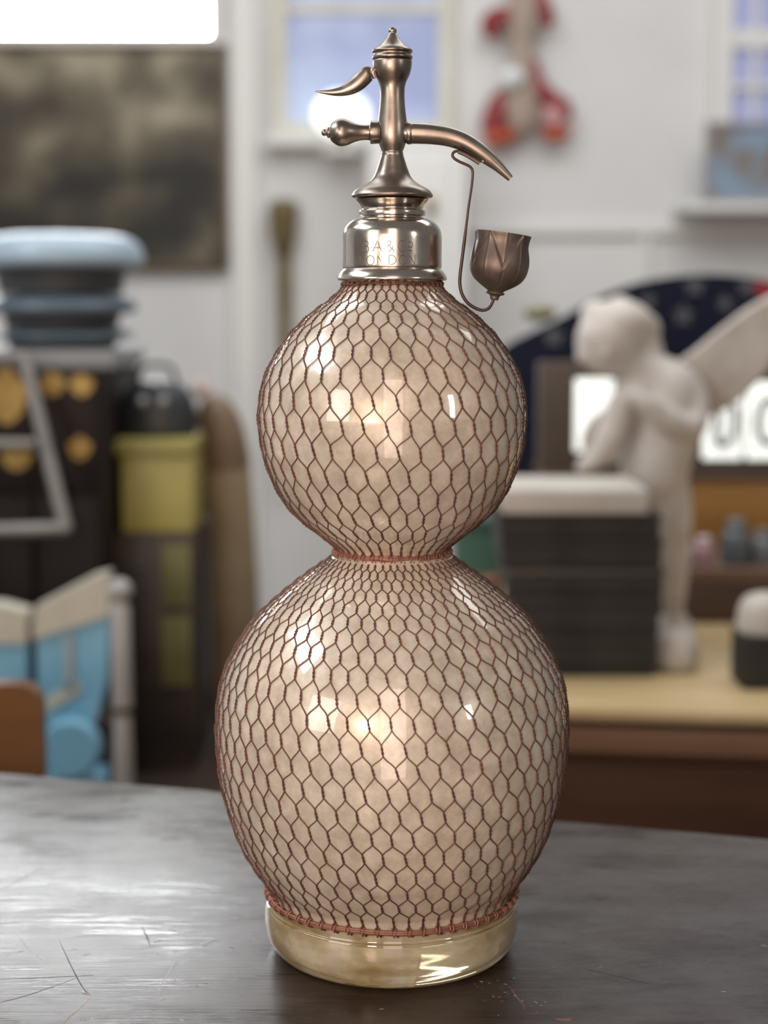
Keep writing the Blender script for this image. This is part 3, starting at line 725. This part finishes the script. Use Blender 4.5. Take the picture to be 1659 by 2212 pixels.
limb([(1428, 1050, 0, 62), (1446, 1130, 0, 52), (1450, 1200, 0, 38), (1455, 1255, 0, 32), (1456, 1310, 5, 24), (1454, 1350, 0, 20), (1435, 1358, -15, 16)])
limb([(1395, 1050, 5, 58), (1345, 1085, 20, 44), (1300, 1100, 25, 32), (1280, 1150, 25, 26), (1275, 1200, 25, 20), (1262, 1225, 15, 13)])
body = obj('body', mb, M_fig, fig)
rm = body.modifiers.new('Remesh', 'REMESH'); rm.mode = 'VOXEL'; rm.voxel_size = 0.0035; rm.use_smooth_shade = True
sm = body.modifiers.new('Smooth', 'SMOOTH'); sm.factor = .6; sm.iterations = 6
def wing(pts, dy, th):
    P = [tuple(p) for p in cat(pts, 5)]; m2 = MB()
    c = (sum(p[0] for p in P)/len(P), sum(p[1] for p in P)/len(P))
    ring = []
    for s_, d in ((0.9, -th), (1.0, 0), (0.9, th)):
        ring.append([fpnt(c[0]+(p[0]-c[0])*s_, c[1]+(p[1]-c[1])*s_, dy*u + d*u) for p in P])
    n = len(P); vs = sum(ring, []); fs = []
    for j in range(2):
        for i in range(n-1): fs.append((j*n+i, j*n+i+1, (j+1)*n+i+1, (j+1)*n+i))
    fs.append(tuple(range(n-1))[::-1]); fs.append(tuple(2*n+i for i in range(n-1)))
    m2.add(vs, fs); return obj('wing', m2, M_fig, fig)
wing([(1440, 800), (1500, 762), (1570, 705), (1640, 655), (1710, 628), (1720, 680), (1700, 750), (1650, 825), (1580, 885), (1510, 905), (1455, 860), (1440, 800)], 45, 9)
wing([(1430, 830), (1370, 860), (1290, 900), (1262, 960), (1290, 1010), (1350, 1000), (1420, 950), (1440, 890), (1430, 830)], 50, 9)
obj('base', MB().lathe([(46*u, PT), (50*u, PT+.008), (46*u, PT+.016), (34*u, PT+.022), (30*u, PT+.03)], (fig.location.x, Yf-.0, 0), 36), M_fig, fig)
# small white lump beside base
cs = thing('seashell', 'white rounded ceramic lump at the foot of the statuette', 'ornament', (pxx(1462, 1400, 1.12), 1.10, PT))
xx = pxx(1455, 1370, 1.12)
m2 = MB().lathe([tuple(p) for p in cat([(.018, PT), (.026, PT+.006), (.029, PT+.022), (.024, PT+.038), (.012, PT+.048), (.0005, PT+.05)], 4)], (xx, 1.10, 0), 32, fn=lambda a, z: 1+.05*math.sin(a*9))
obj('body', m2, M_fig, cs)

# dark brown long box at the back and ochre box upon it
M_db = mottled('dark_brown_wood', (0.050, 0.026, 0.018), (0.095, 0.052, 0.036), 5, .45, 0, (0.3, 0.7), (1, 1, 8))
M_oc = mottled('ochre_wood', (0.27, 0.125, 0.025), (0.36, 0.18, 0.04), 4, .4, 0, (0.3, 0.7), (1, 1, 8))
Yd = 1.40; ZB = pz(1228, Yd)
xa = pxx(1150, 1300, Yd); xb = pxx(1900, 1300, Yd)
lb = thing('long_wooden_box', 'long dark brown wooden box at the back of the pine top', 'box', ((xa+xb)/2, Yd+.2, PT))
obj('body', MB().box(xa, xb, Yd, Yd+.46, PT, ZB-.02, .004), M_db, lb); obj('lid', MB().box(xa-.004, xb+.004, Yd-.006, Yd+.462, ZB-.02, ZB, .004), mottled('brown_lid_wood', (0.11, 0.062, 0.04), (0.15, 0.09, 0.06), 5, .45), lb)
Yo = 1.60; zo = pz(1020, Yo); xa2 = pxx(1176, 1100, Yo); xb2 = pxx(1880, 1100, Yo)
ob = thing('ochre_crate', 'ochre-brown wooden crate behind the statuette legs', 'crate', ((xa2+xb2)/2, Yo+.1, ZB))
obj('body', MB().box(xa2, xb2, Yo, Yo+.16, ZB, zo-.012, .004), M_oc, ob); obj('lid', MB().box(xa2-.004, xb2+.004, Yo-.006, Yo+.163, zo-.012, zo, .003), M_db, ob)
# illuminated letter sign
Yl = 1.63
sg = thing('illuminated_letter_sign', 'brown wooden sign with lit white letter tiles behind the statuette', 'sign', (pxx(1400, 1000, Yl), Yl, zo))
xa3 = pxx(1165, 900, Yl); xb3 = pxx(1860, 900, Yl)
obj('board', MB().box(xa3, xb3, Yl, Yl+.05, zo, pz(782, Yl), .005), mottled('taupe_board', (0.055, 0.038, 0.028), (0.085, 0.06, 0.045), 6, .6), sg)
M_tile = emis('lit_white_tile', (0.92, 0.96, 0.92), 0.85); M_let = mat('grey_letter', (0.20, 0.21, 0.20), .5)
for (a, b) in ((1240, 1325), (1345, 1500), (1516, 1606), (1610, 1700), (1716, 1830)):
    c0x, c0z = at(a, 992 if a > 1500 else 975, Yl); c1x, c1z = at(b, 826 if a > 1500 else 818, Yl)
    ti = obj('tile', MB().box(c0x, c1x, Yl-.008, Yl-.0005, c0z, c1z, .004), M_tile, sg)
    if a > 1500:
        lt = []
        h = (c1z-c0z); wd = (c1x-c0x); cx = (c0x+c1x)/2; cz = (c0z+c1z)/2
        if a == 1516: path = [(-.16, -.30), (-.16, .30), (.08, .30), (.24, .15), (.24, -.15), (.08, -.30), (-.16, -.30)]
        else: path = [(.2, .22), (.05, .29), (-.14, .22), (-.22, 0), (-.14, -.22), (.05, -.29), (.2, -.22)]
        obj('letter', MB().tube([(cx+p[0]*wd*1.1, Yl-.010, cz+p[1]*h) for p in path],   .006, 8, 1 if a == 1516 else 4), M_let, ti)
# navy arched board with stars
Yn = 1.80
M_navy = mat('navy_paint', (0.004, 0.006, 0.022), .7, 0, .25); M_star = mat('grey_star_paint', (0.08, 0.085, 0.10), .6); M_rd = mat('red_stripe', (0.30, 0.02, 0.03), .5)
arc = [(1075, 800), (1090, 752), (1150, 718), (1220, 684), (1300, 640), (1400, 606), (1530, 592), (1660, 606), (1760, 640), (1860, 700), (1930, 790)]
arcs = [tuple(p) for p in cat(arc, 4)]
zn = ZB
pl = [at(a, b, Yn) for a, b in arcs] + [(pxx(1930, 900, Yn), zn), (pxx(1085, 900, Yn), zn)]
nv = thing('star_board', 'dark navy arched board with pale stars at the back right', 'board', (pxx(1500, 900, Yn), Yn, zn))
bo = obj('panel', MB().prism(pl[::-1], Yn, Yn+.03), M_navy, nv, smooth=False)
def star(px, py, r):
    cx, cz = at(px, py, Yn); rr = r*mpp(Yn)
    P = [(cx + rr*(1 if i % 2 == 0 else .5)*math.sin(i*PI/5), cz + rr*(1 if i % 2 == 0 else .5)*math.cos(i*PI/5)) for i in range(10)]
    obj('star', MB().prism(P[::-1], Yn-.003, Yn-.0002), M_star, bo, smooth=False)
for s_ in ((1500, 618, 26), (1612, 620, 24), (1476, 682, 26), (1566, 656, 22), (1196, 728, 26), (1400, 650, 20), (1700, 660, 24)): star(*s_)
P = [at(1636, 605, Yn), at(1760, 640, Yn), at(1760, 690, Yn), at(1650, 650, Yn), at(1625, 625, Yn)]
obj('red_stripe', MB().prism(P, Yn-.003, Yn-.0002), M_rd, bo, smooth=False)
kx, kz = at(1165, 676, Yn+.02); obj('finial', MB().ball((kx, Yn+.015, kz), 24*mpp(Yn), 20, 1.5, .8, .8), mat('tarnished_brass_finial', (0.22, 0.20, 0.12), .5, .4), nv)
# small jars on the long box
M_jar = mat('blue_grey_glass', (0.10, 0.12, 0.14), .2); M_lid = mat('grey_metal_lid', (0.20, 0.22, 0.24), .35, .5)
Yj = 1.44; uj = mpp(Yj)
def jar(px, w_, h_, label, m1, m2, kind='jar'):
    x = pxx(px, 1200, Yj); r = w_*uj; h = h_*uj
    t_ = thing(kind, label, 'jar', (x, Yj, ZB), 'small jars and pots on the long brown box')
    obj('body', MB().lathe([tuple(p) for p in cat([(r*.8, ZB), (r, ZB+h*.08), (r, ZB+h*.6), (r*.62, ZB+h*.78), (r*.6, ZB+h*.84)], 3)], (x, Yj, 0), 28), m1, t_)
    obj('lid', MB().lathe([(r*.7, ZB+h*.84), (r*.72, ZB+h*.9), (r*.6, ZB+h*.98), (.0005, ZB+h)], (x, Yj, 0), 28), m2, t_)
M_wj = mat('white_china', (0.62, 0.58, 0.60), .25); M_pk = mat('dusky_pink_china', (0.36, 0.22, 0.24), .35)
jar(1470, 26, 72, 'white china jar just right of the statuette leg', M_wj, M_wj)
jar(1520, 22, 62, 'dusky pink china pot between the white and the dark jars', M_pk, M_wj)
jar(1588, 32, 100, 'tall dark blue-grey glass jar, tallest in the row', M_jar, M_lid)
jar(1648, 26, 78, 'squat blue-grey glass jar at the right edge of the row', mat('pale_blue_grey_glass', (0.16, 0.18, 0.20), .25), M_lid)
# black tin with white domed lid, right
Yt = .99; xt = pxx(1665, 1450, Yt); u = mpp(Yt)
tn = thing('lidded_tin', 'black tin with a white domed lid at the right edge', 'tin', (xt, Yt+.03, PT))
zt2 = pz(1376, Yt)
obj('body', MB().box(xt-62*u, xt+62*u, Yt, Yt+.07, PT, zt2, .005), M_blk, tn)
obj('lid', MB().lathe([tuple(p) for p in cat([(62*u, zt2), (64*u, zt2+.008), (58*u, zt2+.03), (38*u, zt2+.042), (.0005, zt2+.047)], 4)], (xt, Yt+.035, 0), 32), M_cr, tn)
# green box and brown pot behind the waist
Yq = 1.33
xa = pxx(985, 1200, Yq); xb = pxx(1085, 1200, Yq)
gbx = thing('green_box', 'green box seen beside the siphon waist, left of the black stack', 'box', ((xa+xb)/2, Yq+.05, PT))
obj('body', MB().box(xa, xb, Yq, Yq+.12, PT, pz(1125, Yq)-.012, .003), mottled('green_cloth', (0.035, 0.10, 0.075), (0.055, 0.13, 0.10), 9, .7), gbx)
obj('lid', MB().box(xa-.003, xb+.003, Yq-.003, Yq+.123, pz(1125, Yq)-.012, pz(1125, Yq), .003), mat('dark_green_lid', (0.02, 0.055, 0.045), .6), gbx)
Yw = 1.2; xw = pxx(1052, 1300, Yw)
bp = MB().lathe([tuple(p) for p in cat([(.016, PT), (.026, PT+.01), (.030, PT+.03), (.024, PT+.055), (.016, pz(1250, Yw)-.006), (.019, pz(1250, Yw)), (.015, pz(1250, Yw)), (.012, PT+.05), (.0005, PT+.03)], 4)], (xw, Yw, 0), 32)
tag(obj('clay_pot', bp, mottled('terracotta', (0.24, 0.12, 0.06), (0.32, 0.17, 0.10), 12, .6), loc=(xw, Yw, PT)), 'small brown clay pot in front of the green box', 'pot')

# ------------------------------------------------------------------ left side
BZ = -0.36
M_dwood = mottled('near_black_wood', (0.016, 0.010, 0.008), (0.04, 0.024, 0.016), 4, .45, 0, (0.3, 0.7), (1, 1, 6))
bn = thing('low_bench', 'long low dark bench behind the table on the left', 'bench', (-.35, 1.3, FZ))
obj('top', MB().box(-1.1, -.13, .78, 2.2, BZ-.04, BZ, .005), M_dwood, bn)
obj('front', MB().box(-1.08, -.15, .80, .83, FZ+.05, BZ-.04, .004), M_dwood, bn)
for x in (-1.06, -.20):
    for y in (.9, 2.14): obj('leg', MB().box(x, x+.05, y, y+.05, FZ, BZ-.04, .004), M_dwood, bn)
# lacquer cabinet
Yk = 1.55; xa = pxx(-170, 1000, Yk); xb = pxx(228, 1000, Yk); zk = pz(800, Yk)
kb = thing('lacquer_cabinet', 'black lacquered cabinet with gold ornaments on the left', 'cabinet', ((xa+xb)/2, Yk+.15, BZ))
M_lac = mottled('black_lacquer', (0.007, 0.004, 0.004), (0.014, 0.008, 0.007), 6, .6, 0, (.35, .65), (1, 1, 1), 0, spec=.25)
M_gold = mottled('gold_leaf', (0.30, 0.19, 0.05), (0.45, 0.30, 0.09), 25, .5, .4)
obj('carcass', MB().box(xa, xb, Yk, Yk+.34, BZ, zk, .004), M_lac, kb)
xm = pxx(72, 900, Yk)
for (a, b) in ((xa+.01, xm-.004), (xm+.004, xb-.01)):
    for (za_, zb2) in ((pz(1060, Yk), pz(812, Yk)), (BZ+.02, pz(1072, Yk))):
        dd = obj('door', MB().box(a, b, Yk-.012, Yk-.0005, za_, zb2, .003), M_lac, kb)
def gold(px, py, rx, ry):
    x, z = at(px, py, Yk-.014); u = mpp(Yk); n = 18
    P = [(x + rx*u*math.cos(2*PI*i/n)*(1+.15*math.sin(5*2*PI*i/n)), z + ry*u*math.sin(2*PI*i/n)*(1+.15*math.cos(4*2*PI*i/n))) for i in range(n)]
    obj('gold_ornament', MB().prism(P, Yk-.0145, Yk-.0122), M_gold, kb, smooth=False)
for g_ in ((14, 855, 46, 55), (112, 830, 28, 24), (176, 832, 26, 22), (36, 990, 32, 24), (172, 968, 24, 24), (-80, 860, 30, 40)): gold(*g_)
# shelf tray + blue basins
Yh = 1.56; za_ = zk
tr_ = tag(obj('grey_tray', MB().box(pxx(-150, 780, Yh), pxx(248, 780, Yh), Yh, Yh+.30, za_+.0003, pz(757, Yh), .006), mat('grey_tray_metal', (0.24, 0.25, 0.26), .5, .3), loc=(pxx(60, 780, Yh), Yh, za_)), 'flat grey tray on the lacquer cabinet under the blue basins', 'tray')
ztr = pz(757, Yh)
M_en = mat('pale_blue_enamel', (0.33, 0.43, 0.52), .35); M_end = mat('shaded_gap_enamel', (0.045, 0.05, 0.055), .5)  # M_end: shade of the gaps between basins put into the colour
Yz = 1.70; xz = pxx(132, 600, Yz); u = mpp(Yz)
zs = [ztr+.0002, pz(708, Yz), pz(635, Yz)]
def basin(z0, z1, r, label, m_rim):
    t_ = thing('enamel_basin', label, 'basin', (xz, Yz, z0), 'upturned blue enamel basins in a stack')
    h = z1-z0
    obj('body', MB().lathe([tuple(p) for p in cat([(r*.74, z0), (r*.76, z0+h*.2), (r*.78, z0+h*.38), (r*.80, z0+h*.42)], 3)], (xz, Yz, 0), 48), M_end, t_)
    obj('rim', MB().lathe([tuple(p) for p in cat([(r*.80, z0+h*.42), (r*.97, z0+h*.46), (r*1.0, z0+h*.62), (r*.9, z0+h*.88), (r*.6, z0+h*.985), (.001, z0+h)], 4)], (xz, Yz, 0), 48), m_rim, t_)
basin(zs[0], zs[1]-.0002, 150*u, 'blue-grey enamel basin at the bottom of its stack, on the tray', mat('slate_blue_enamel', (0.07, 0.095, 0.115), .4))
basin(zs[1], zs[2]-.0002, 160*u, 'blue enamel basin in the middle of the stack of three', mat('mid_blue_enamel', (0.085, 0.12, 0.155), .4))
basin(zs[2], pz(505, Yz), 176*u, 'pale blue enamel basin topmost of its stack, before the painting', M_en)
# leaning grey frame
Yg2 = 1.42
def gp(px, py, d=0.0): x, z = at(px, py, Yg2+d); return (x, Yg2+d, z)
M_gm = mottled('dull_grey_metal', (0.17, 0.155, 0.145), (0.25, 0.235, 0.22), 8, .5, .2)
gf = MB(); C4 = [gp(52, 772, .09), gp(142, 1142, 0), gp(-170, 1150, 0), gp(-235, 790, .09)]
for i in range(4): gf.tube([C4[i], C4[(i+1) % 4]], 15*mpp(Yg2), 12, 1); gf.ball(C4[i], 15*mpp(Yg2), 12)
gf.tube([gp(78, 960, .045), gp(-200, 960, .045)], 13*mpp(Yg2), 12, 1)
for px in (-120, -50): gf.tube([gp(px, 1146, 0), (gp(px, 1146, 0)[0], Yg2, BZ)], 9*mpp(Yg2), 10, 1)
tag(obj('metal_rack', gf, M_gm, loc=(pxx(0, 1100, Yg2), Yg2, BZ)), 'dull grey tilted metal rack in front of the lacquer cabinet', 'rack')
# dark bookcase block, yellow tin, black bag
Yy = 1.62; xa = pxx(250, 1300, Yy); xb = pxx(420, 1300, Yy); zy = pz(1152, Yy)
bk = thing('dark_crate', 'tall near-black wooden crate under the yellow tin', 'crate', ((xa+xb)/2, Yy+.1, BZ))
obj('body', MB().box(xa, xb, Yy, Yy+.22, BZ, zy, .004), M_dwood, bk)
M_ol = mottled('olive_strip', (0.10, 0.095, 0.025), (0.15, 0.14, 0.045), 10, .6)
for a, b in ((1175, 1310), (1330, 1480)):
    x0_, z0_ = at(352, b, Yy); x1_, z1_ = at(412, a, Yy); obj('olive_label', MB().box(x0_, x1_, Yy-.004, Yy-.0003, z0_, z1_, .001), M_ol, bk)
M_yel = mottled('mustard_yellow_tin', (0.32, 0.27, 0.075), (0.41, 0.35, 0.10), 8, .45)
yt = thing('yellow_tin', 'mustard yellow tin box on the dark crate, left of the siphon', 'tin', ((xa+xb)/2, Yy+.08, zy))
x0_, _ = at(262, 1100, Yy); x1_, _ = at(416, 1100, Yy)
zy2 = pz(985, Yy)
obj('body', MB().box(x0_, x1_, Yy-.0+.002, Yy+.15, zy, zy2, .006), M_yel, yt)
obj('lid', MB().box(pxx(248, 970, Yy), x1_+.003, Yy-.003, Yy+.155, zy2, pz(950, Yy), .006), mottled('olive_yellow_lid', (0.28, 0.25, 0.07), (0.36, 0.31, 0.09), 8, .45), yt)
zy3 = pz(950, Yy); M_bag = mottled('black_leather', (0.012, 0.014, 0.016), (0.03, 0.035, 0.04), 10, .45)
bgx = thing('leather_bag', 'black leather bag with grey metal clasps on the yellow tin', 'bag', (pxx(330, 900, Yy), Yy+.08, zy3))
bb = MB(); cxb = pxx(340, 900, Yy+.08); u = mpp(Yy+.08); hb = pz(822, Yy+.08)-zy3
for i_, (zz_, rx, ry) in enumerate([]): pass
prof_ = [tuple(p) for p in cat([(80*u, zy3), (86*u, zy3+.008), (86*u, zy3+hb*.45), (74*u, zy3+hb*.75), (50*u, zy3+hb*.95), (.001, zy3+hb)], 4)]
bb.lathe(prof_, (cxb, Yy+.08, 0), 36, ry=.62); obj('body', bb, M_bag, bgx)
obj('handle', MB().tube([(cxb-.03, Yy+.08, zy3+hb*.93), (cxb-.02, Yy+.08, zy3+hb*1.25), (cxb+.02, Yy+.08, zy3+hb*1.25), (cxb+.03, Yy+.08, zy3+hb*.93)], .004, 10, 5), M_bag, bgx)
for px in (300, 345):
    x_, z_ = at(px, 870, Yy); obj('clasp', MB().ball((x_, Yy+.035, z_), 13*u, 14, 1, .5, 1), mat('grey_clasp', (0.30, 0.32, 0.34), .35, .6), bgx)
# brown tall leather case
M_lea = mottled('brown_leather', (0.12, 0.075, 0.045), (0.20, 0.135, 0.08), 6, .5)
M_tan = mottled('tan_leather', (0.22, 0.165, 0.10), (0.30, 0.235, 0.15), 8, .55)
Yv = 1.80
def vq(px, py): x, z = at(px, py, Yv); return Vector((x, Yv, z))
cv = thing('leather_case', 'tall brown and tan leather case leaning behind the siphon at left', 'case', (vq(500, 1600).x, Yv, BZ))
xb_, zb_ = vq(512, 1650).x, BZ
obj('body', MB().tube([(xb_, Yv, BZ), vq(511, 1500), vq(506, 1300), vq(500, 1150), vq(492, 1010)], [44*mpp(Yv), 52*mpp(Yv), 54*mpp(Yv), 52*mpp(Yv), 50*mpp(Yv)], 28, 5), M_tan, cv)
obj('hood', MB().tube([vq(492, 1010), vq(480, 940), vq(466, 890), vq(458, 862), vq(456, 850)], [52*mpp(Yv), 50*mpp(Yv), 42*mpp(Yv), 26*mpp(Yv), 6*mpp(Yv)], 28, 5), M_lea, cv)
obj('knob', MB().ball(vq(438, 838)+Vector((0, -.03, 0)), 19*mpp(Yv), 18), mat('pinkish_knob', (0.55, 0.42, 0.38), .5), cv)
# tall dark panel behind the left items
xa = pxx(-60, 1500, 1.98); xb = pxx(470, 1500, 1.98)
dp = tag(obj('folding_screen', MB().box(xa, xb, 1.98, 2.02, BZ, pz(980, 1.98), .004), M_dwood, loc=((xa+xb)/2, 1.98, BZ)), 'dark wooden screen standing at the back behind crate and cabinet', 'screen')
# toy cart in pale blue and cream
Yx = 1.22
def cq(px, py, d=0): x, z = at(px, py, Yx+d); return (x, z)
M_lb = mottled('sky_blue_paint', (0.17, 0.40, 0.56), (0.22, 0.46, 0.62), 7, .45); M_cc = mottled('cream_cart_paint', (0.46, 0.43, 0.35), (0.55, 0.52, 0.44), 10, .5)
tc_ = thing('toy_cart', 'sky-blue and cream toy cart behind the table at left', 'cart', (cq(120, 1650)[0], Yx, BZ))
sp_ = [cq(78, 1372), cq(82, 1540), cq(125, 1590), cq(205, 1560), cq(228, 1480), cq(235, 1305)]
sd = obj('side_panel', MB().prism(sp_, Yx, Yx+.03), M_lb, tc_, smooth=False)
obj('top_rail', MB().prism([cq(76, 1312), cq(74, 1380), cq(238, 1328), cq(234, 1238), cq(200, 1246)], Yx-.006, Yx+.036), M_cc, tc_, smooth=False)
obj('side_panel', MB().prism([cq(-160, 1385), cq(-150, 1600), cq(56, 1560), cq(58, 1380)], Yx, Yx+.03), M_lb, tc_, smooth=False)
obj('top_rail', MB().prism([cq(-170, 1300), cq(-170, 1392), cq(60, 1388), cq(58, 1322), cq(0, 1306)], Yx-.006, Yx+.036), M_cc, tc_, smooth=False)
M_gs = mat('grey_stripe_paint', (0.32, 0.38, 0.42), .5)
obj('stripe', MB().prism([cq(140, 1372), cq(142, 1490), cq(160, 1490), cq(158, 1362)], Yx-.003, Yx-.0002), M_gs, sd, smooth=False)
obj('stripe', MB().prism([cq(96, 1508), cq(106, 1536), cq(176, 1492), cq(170, 1470)], Yx-.003, Yx-.0002), mat('cream_stripe', (0.5, 0.5, 0.42), .5), sd, smooth=False)
zw = (BZ + pz(1535, Yx))/2; wr = (pz(1535, Yx)-BZ)/2
u = mpp(Yx)
wx, wz = cq(160, 1606); R1 = 66*u
obj('wheel', MB().lathe([(.0005, 0), (R1*.3, .002), (R1*.35, .010), (R1*.75, .010), (R1*.82, .003), (R1*.95, .0), (R1, .006), (R1, .022), (R1*.9, .028), (.0005, .028)], (wx, Yx-.004, wz), 40, Vector((0, -1, 0))), M_lb, tc_)
wx2, _ = cq(60, 1606)
fr2 = MB(); fr2.box(cq(-140, 1600)[0], cq(225, 1600)[0], Yx+.035, Yx+.14, wz-.008, wz+.02, .004)
for x_ in (cq(-120, 1600)[0], cq(190, 1600)[0]): fr2.box(x_-.012, x_+.012, Yx+.05, Yx+.12, BZ, wz-.006, .003)
obj('chassis', fr2, M_dwood, tc_)
obj('lower_step', MB().box(cq(95, 1690)[0], cq(225, 1690)[0], Yx-.01, Yx+.05, BZ, pz(1668, Yx), .01), M_lb, tc_)
# white turned post
Ye = 1.12; u = mpp(Ye); xe = pxx(262, 1400, Ye)
wp = thing('turned_post', 'white painted post with a ball top beside the toy cart', 'post', (xe, Ye, BZ))
M_wp = mottled('off_white_paint', (0.28, 0.27, 0.26), (0.36, 0.35, 0.34), 10, .5)
obj('shaft', MB().lathe([(22*u, BZ), (22*u, pz(1640, Ye)), (20*u, pz(1555, Ye)), (20*u, pz(1530, Ye)), (23*u, pz(1522, Ye)), (21*u, pz(1310, Ye)), (13*u, pz(1298, Ye))], (xe, Ye, 0), 28), M_wp, wp)
obj('collar', MB().lathe([(21*u, pz(1540, Ye)), (25*u, pz(1538, Ye)), (25*u, pz(1528, Ye)), (21*u, pz(1526, Ye))], (xe, Ye, 0), 28), mat('dark_collar', (0.03, 0.025, 0.02), .5), wp)
obj('ball_finial', MB().ball((xe, Ye, pz(1275, Ye)), 27*u, 24), M_wp, wp)
# wooden chair, only the back seen
Yq2 = .70; M_ch = mottled('chestnut_wood', (0.13, 0.055, 0.018), (0.19, 0.085, 0.03), 5, .35, 0, (0.3, 0.7), (1, 1, 6))
xa, zt_ = at(-190, 1474, Yq2); xb = pxx(92, 1474, Yq2)
cr = thing('wooden_chair', 'chestnut wooden chair, rounded back seen behind the table at far left', 'chair', ((xa+xb)/2, Yq2-.1, FZ))
SZ = -.50; r_ = .02
P = [(xa, SZ+.2), (xb, SZ+.2), (xb, zt_-r_)] + [(xb-r_+r_*math.cos(a), zt_-r_+r_*math.sin(a)) for a in (.4, .8, 1.2)] + [(xb-r_, zt_)] + [(xa+r_, zt_)] + [(xa+r_-r_*math.sin(a), zt_-r_+r_*math.cos(a)) for a in (.4, .8, 1.2)] + [(xa, zt_-r_)]
obj('backrest', MB().prism(P, Yq2-.012, Yq2+.012), M_ch, cr)
obj('seat', MB().box(xa-.02, xb+.02, Yq2-.012, Yq2+.012-.0+.35*0+.0, SZ-.03, SZ, .005) if False else MB().box(xa-.01, xb+.01, Yq2-.38, Yq2+.02, SZ-.03, SZ, .008), M_ch, cr)
for x_ in (xa+.012, xb-.012):
    obj('rear_leg', MB().box(x_-.014, x_+.014, Yq2-.014, Yq2+.014, FZ, SZ+.2, .004), M_ch, cr)
    obj('leg', MB().box(x_-.014, x_+.014, Yq2-.37, Yq2-.34, FZ, SZ-.03, .004), M_ch, cr)
